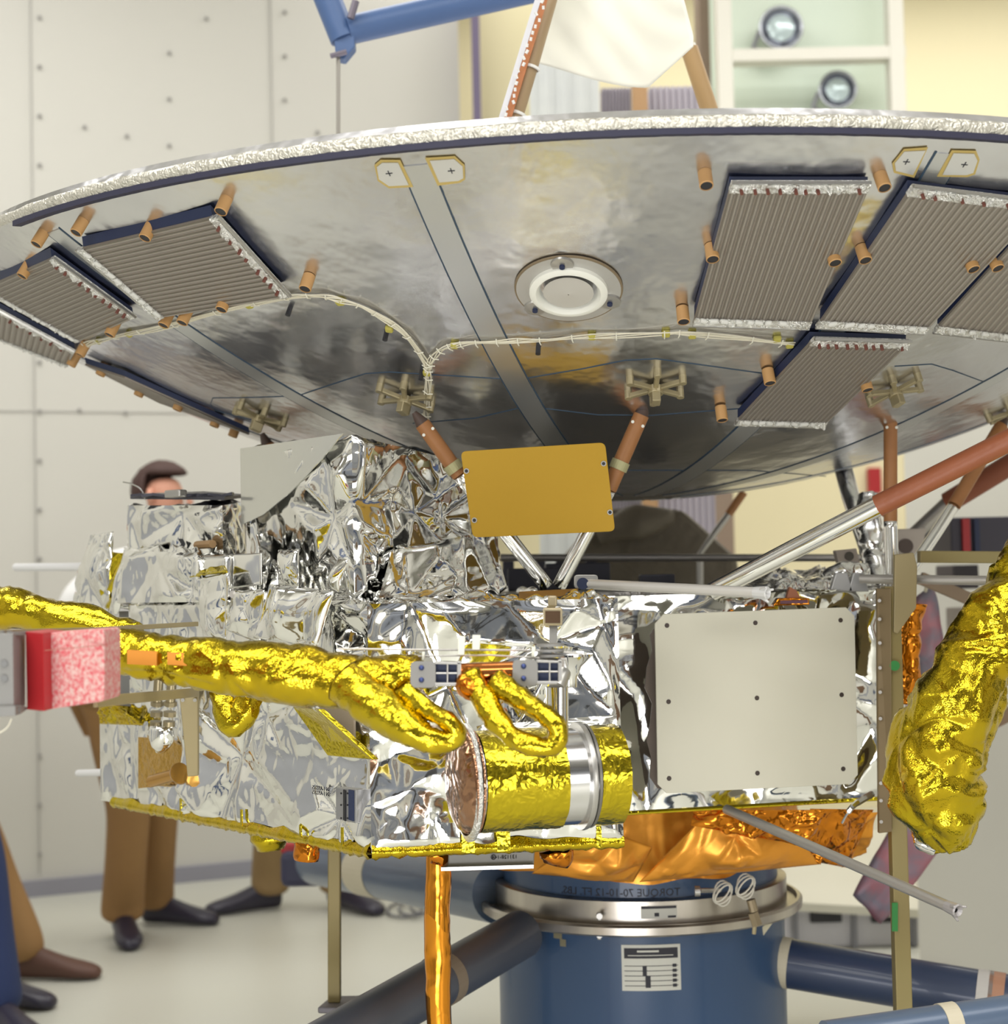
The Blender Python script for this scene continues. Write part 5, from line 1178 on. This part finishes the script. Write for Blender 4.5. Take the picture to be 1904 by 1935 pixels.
def person(label, hip, face, feet, toes, lean, trouser, shirt, shoe_m, hgt=1.78, hands=None, head_tilt=0., name='person', hem=.10):
    face = nrm(V(face[0], face[1], 0)); side = V(face[1], -face[0], 0)   # side: person's right
    k = hgt/1.78; hip = np.array(hip, float); t = thing('person', label, 'person', V(hip[0], hip[1], 0))
    ch = hip+face*lean[0]*.5+side*lean[1]*.5+V(0, 0, .30*k); neck = hip+face*lean[0]+side*lean[1]+V(0, 0, .53*k); 
    nb = neck+V(0, 0, .06*k)+face*.01; hd = neck+V(0, 0, .17*k)+face*(.03+head_tilt*.08)-V(0, 0, head_tilt*.03)
    legs = []; tr = []
    for s in (0, 1):
        sg = 1 if s == 0 else -1; f = np.array(feet[s], float); hj = hip+side*.09*sg-V(0, 0, .04)
        ank = f+V(0, 0, .09); kn = (hj+ank)/2+face*.05+V(0, 0, .02)
        legs.append([(hip, (.13, .10)), (hj, .085), ((hj+kn)/2, .075), (kn, .056), ((kn+ank)/2, .052), (ank, .038), (f+nrm(V(*toes[s], 0))*.10+V(0, 0, .04), .032)])
        cuff = ank+(kn-ank)*(.0+hem*.2)
        tr.append([(hip+V(0, 0, .03), (.155, .125)), (hj, .108), ((hj+kn)/2, .098), (kn, .084), ((kn+cuff)/2, .082), (cuff+V(0, 0, .03), .086), (cuff-V(0, 0, .045), .092)])
    arms = []; sl = []
    for s in (0, 1):
        sg = 1 if s == 0 else -1; sh = neck+side*.185*sg*k-V(0, 0, .07)
        if hands and hands[s] is not None: hn = np.array(hands[s], float)
        else: hn = sh+side*.05*sg+face*.06-V(0, 0, .56*k)
        el = (sh+hn)/2+side*.05*sg-face*.04
        arms.append((sh, el, hn))
    bch = [[(hip, (.13, .10)), (hip+V(0, 0, .14)+face*lean[0]*.2, (.12, .09)), (ch, (.135, .10)), (neck-V(0, 0, .06), (.10, .07)), (neck, .058), (nb, .052), (hd-V(0, 0, .06)+face*.01, (.066, .075)), (hd+V(0, 0, .02), (.078, .092)), (hd+V(0, 0, .075)-face*.01, (.055, .066))]]
    for (sh, el, hn) in arms:
        d = nrm(hn-el); bch.append([(neck-V(0, 0, .06), .10), (sh, .052), (el, .040), (hn, .027), (hn+d*.05, (.036, .020)), (hn+d*.08, (.036, .016))])
        base = hn+d*.08; x = nrm(np.cross(d, face)) if abs(np.dot(d, face)) < .9 else side
        for q in range(4):
            fb = base+x*(-.027+.018*q); Lf = (.065, .078, .072, .055)[q]; c = nrm(d+face*.25)
            bch.append([(hn+d*.08, .02), (fb, .0105), (fb+d*Lf*.5, .0095), (fb+c*Lf, .008)])
        th = nrm(d*.6+x*-.8); bch.append([(hn+d*.05, .03), (hn+d*.03+x*-.035, .012), (hn+d*.03+x*-.035+th*.045, .0095)])
    body = skinmesh('body', bch+legs, SKIN, t)
    # face details as part of the head surface
    eye = hd+V(0, 0, .005)+face*.085
    skinmesh('shirt', [[(hip+V(0, 0, .02), (.150, .118)), (hip+V(0, 0, .14)+face*lean[0]*.2, (.150, .115)), (ch, (.165, .125)), (neck-V(0, 0, .065), (.125, .085)), (neck-V(0, 0, .01), .068)]] +
             [[(neck-V(0, 0, .065), .12), (sh+nrm(el-sh)*.01, .074), ((sh+el)/2, .062), (el, .054), ((el+hn)/2, .046), (hn-nrm(hn-el)*.02, .040)] for (sh, el, hn) in arms], shirt, t)
    skinmesh('trousers', tr, trouser, t)
    for s in (0, 1): shoe(np.array(feet[s], float), V(*toes[s], 0), shoe_m, t)
    # hair cap
    bm = bmesh.new(); bmesh.ops.create_uvsphere(bm, u_segments=24, v_segments=16, radius=1)
    for vv in list(bm.verts):
        c = np.array(vv.co)
        front = np.dot(c, face)
        if c[2] < (-.35 if front < .05 else .52): bm.verts.remove(vv)
    g = G(); bm.verts.ensure_lookup_table(); ids = {vv: i for i, vv in enumerate(bm.verts)}
    for vv in bm.verts:
        c = np.array(vv.co); fx = np.dot(c, face); sx = np.dot(c, side); nz = 1+.04*noise.noise(Vector(c*6))
        g.v.append(tuple(hd+V(0, 0, .025)+(face*fx*.110+side*sx*.092+V(0, 0, c[2]*.105))*nz-face*.010))
    g.f = [tuple(ids[x] for x in ff.verts) for ff in bm.faces]; bm.free()
    o = make('hair', g, HAIR, t, smooth=True); s = o.modifiers.new('s', 'SOLIDIFY'); s.thickness = .012; s.offset = 0
    g = G(); g.add(tube([hd+face*.083-V(0, 0, -.012), hd+face*.108-V(0, 0, .022), hd+face*.090-V(0, 0, .030)], [.007, .012, .008], 10)); make('nose', g, SKIN, t, smooth=True)
    for sg in (-1, 1):
        make('eye', tube([hd+face*.080+side*.032*sg+V(0, 0, .008), hd+face*.090+side*.031*sg+V(0, 0, .008)], [.012, .006], 12), mat('eye_dark', (.1, .08, .07), .3), t, smooth=True)
        make('ear', tube([hd+side*.080*sg-V(0, 0, .02), hd+side*.088*sg+V(0, 0, .0)-face*.006, hd+side*.082*sg+V(0, 0, .03)-face*.006], [.010, .016, .010], 10), SKIN, t, smooth=True)
    make('mouth', tube([hd+face*.084-side*.022-V(0, 0, .052), hd+face*.092-V(0, 0, .053), hd+face*.084+side*.022-V(0, 0, .052)], .006, 8), mat('lip', (.42, .15, .12), .5), t, smooth=True)
    return t
def gp(px, py): q = PZ(px, py, 0); return V(q[0], q[1], 0)
# man behind the compartment
f1, f2 = gp(232, 1772), gp(290, 1745); hx = P(250, 1400, 6.05); 
person('man in white shirt, tan trousers and black shoes behind the small foil box', (hx[0]-.02, 6.05, .95), (.93, -.35), [f1, f2], [(.35, -1), (1, -.25)], (.12, 0.0), TANC, SHIRT, SHOE, hgt=1.78, head_tilt=.25,
       hands=[P(118, 1185, 5.75), None])
f1, f2 = gp(512, 1718), gp(640, 1716); hx = P(560, 1400, 6.7)
person('person in olive tan trousers and dark shoes striding behind the khaki post', (hx[0], 6.75, .90), (.2, -1), [f1, f2], [(-1, -.5), (.75, -.8)], (.08, 0), OLIC, SHIRT, SHOE, hgt=1.72)
f1, f2 = gp(-40, 1900), gp(-10, 1955)
person('person in navy trousers standing at the lower left corner, mostly out of frame', (P(-165, 1400, 5.1)[0], 5.15, .93), (.95, -.3), [f1, f2], [(1, -.3), (.7, -.7)], (.05, 0), NAVYC, SHIRT, SHOE, hands=[P(-300, 1330, 4.9), P(-280, 1330, 5.3)])
f1, f2 = gp(42, 1850), gp(-150, 1830)
person('person in tan trousers and brown shoes at the left edge', (P(-165, 1400, 5.9)[0], 5.95, .93), (1, -.1), [f1, f2], [(1, -.1), (1, .1)], (.05, 0), TANC, SHIRT, SHOEB, hands=[P(-290, 1330, 5.7), P(-280, 1330, 6.2)])
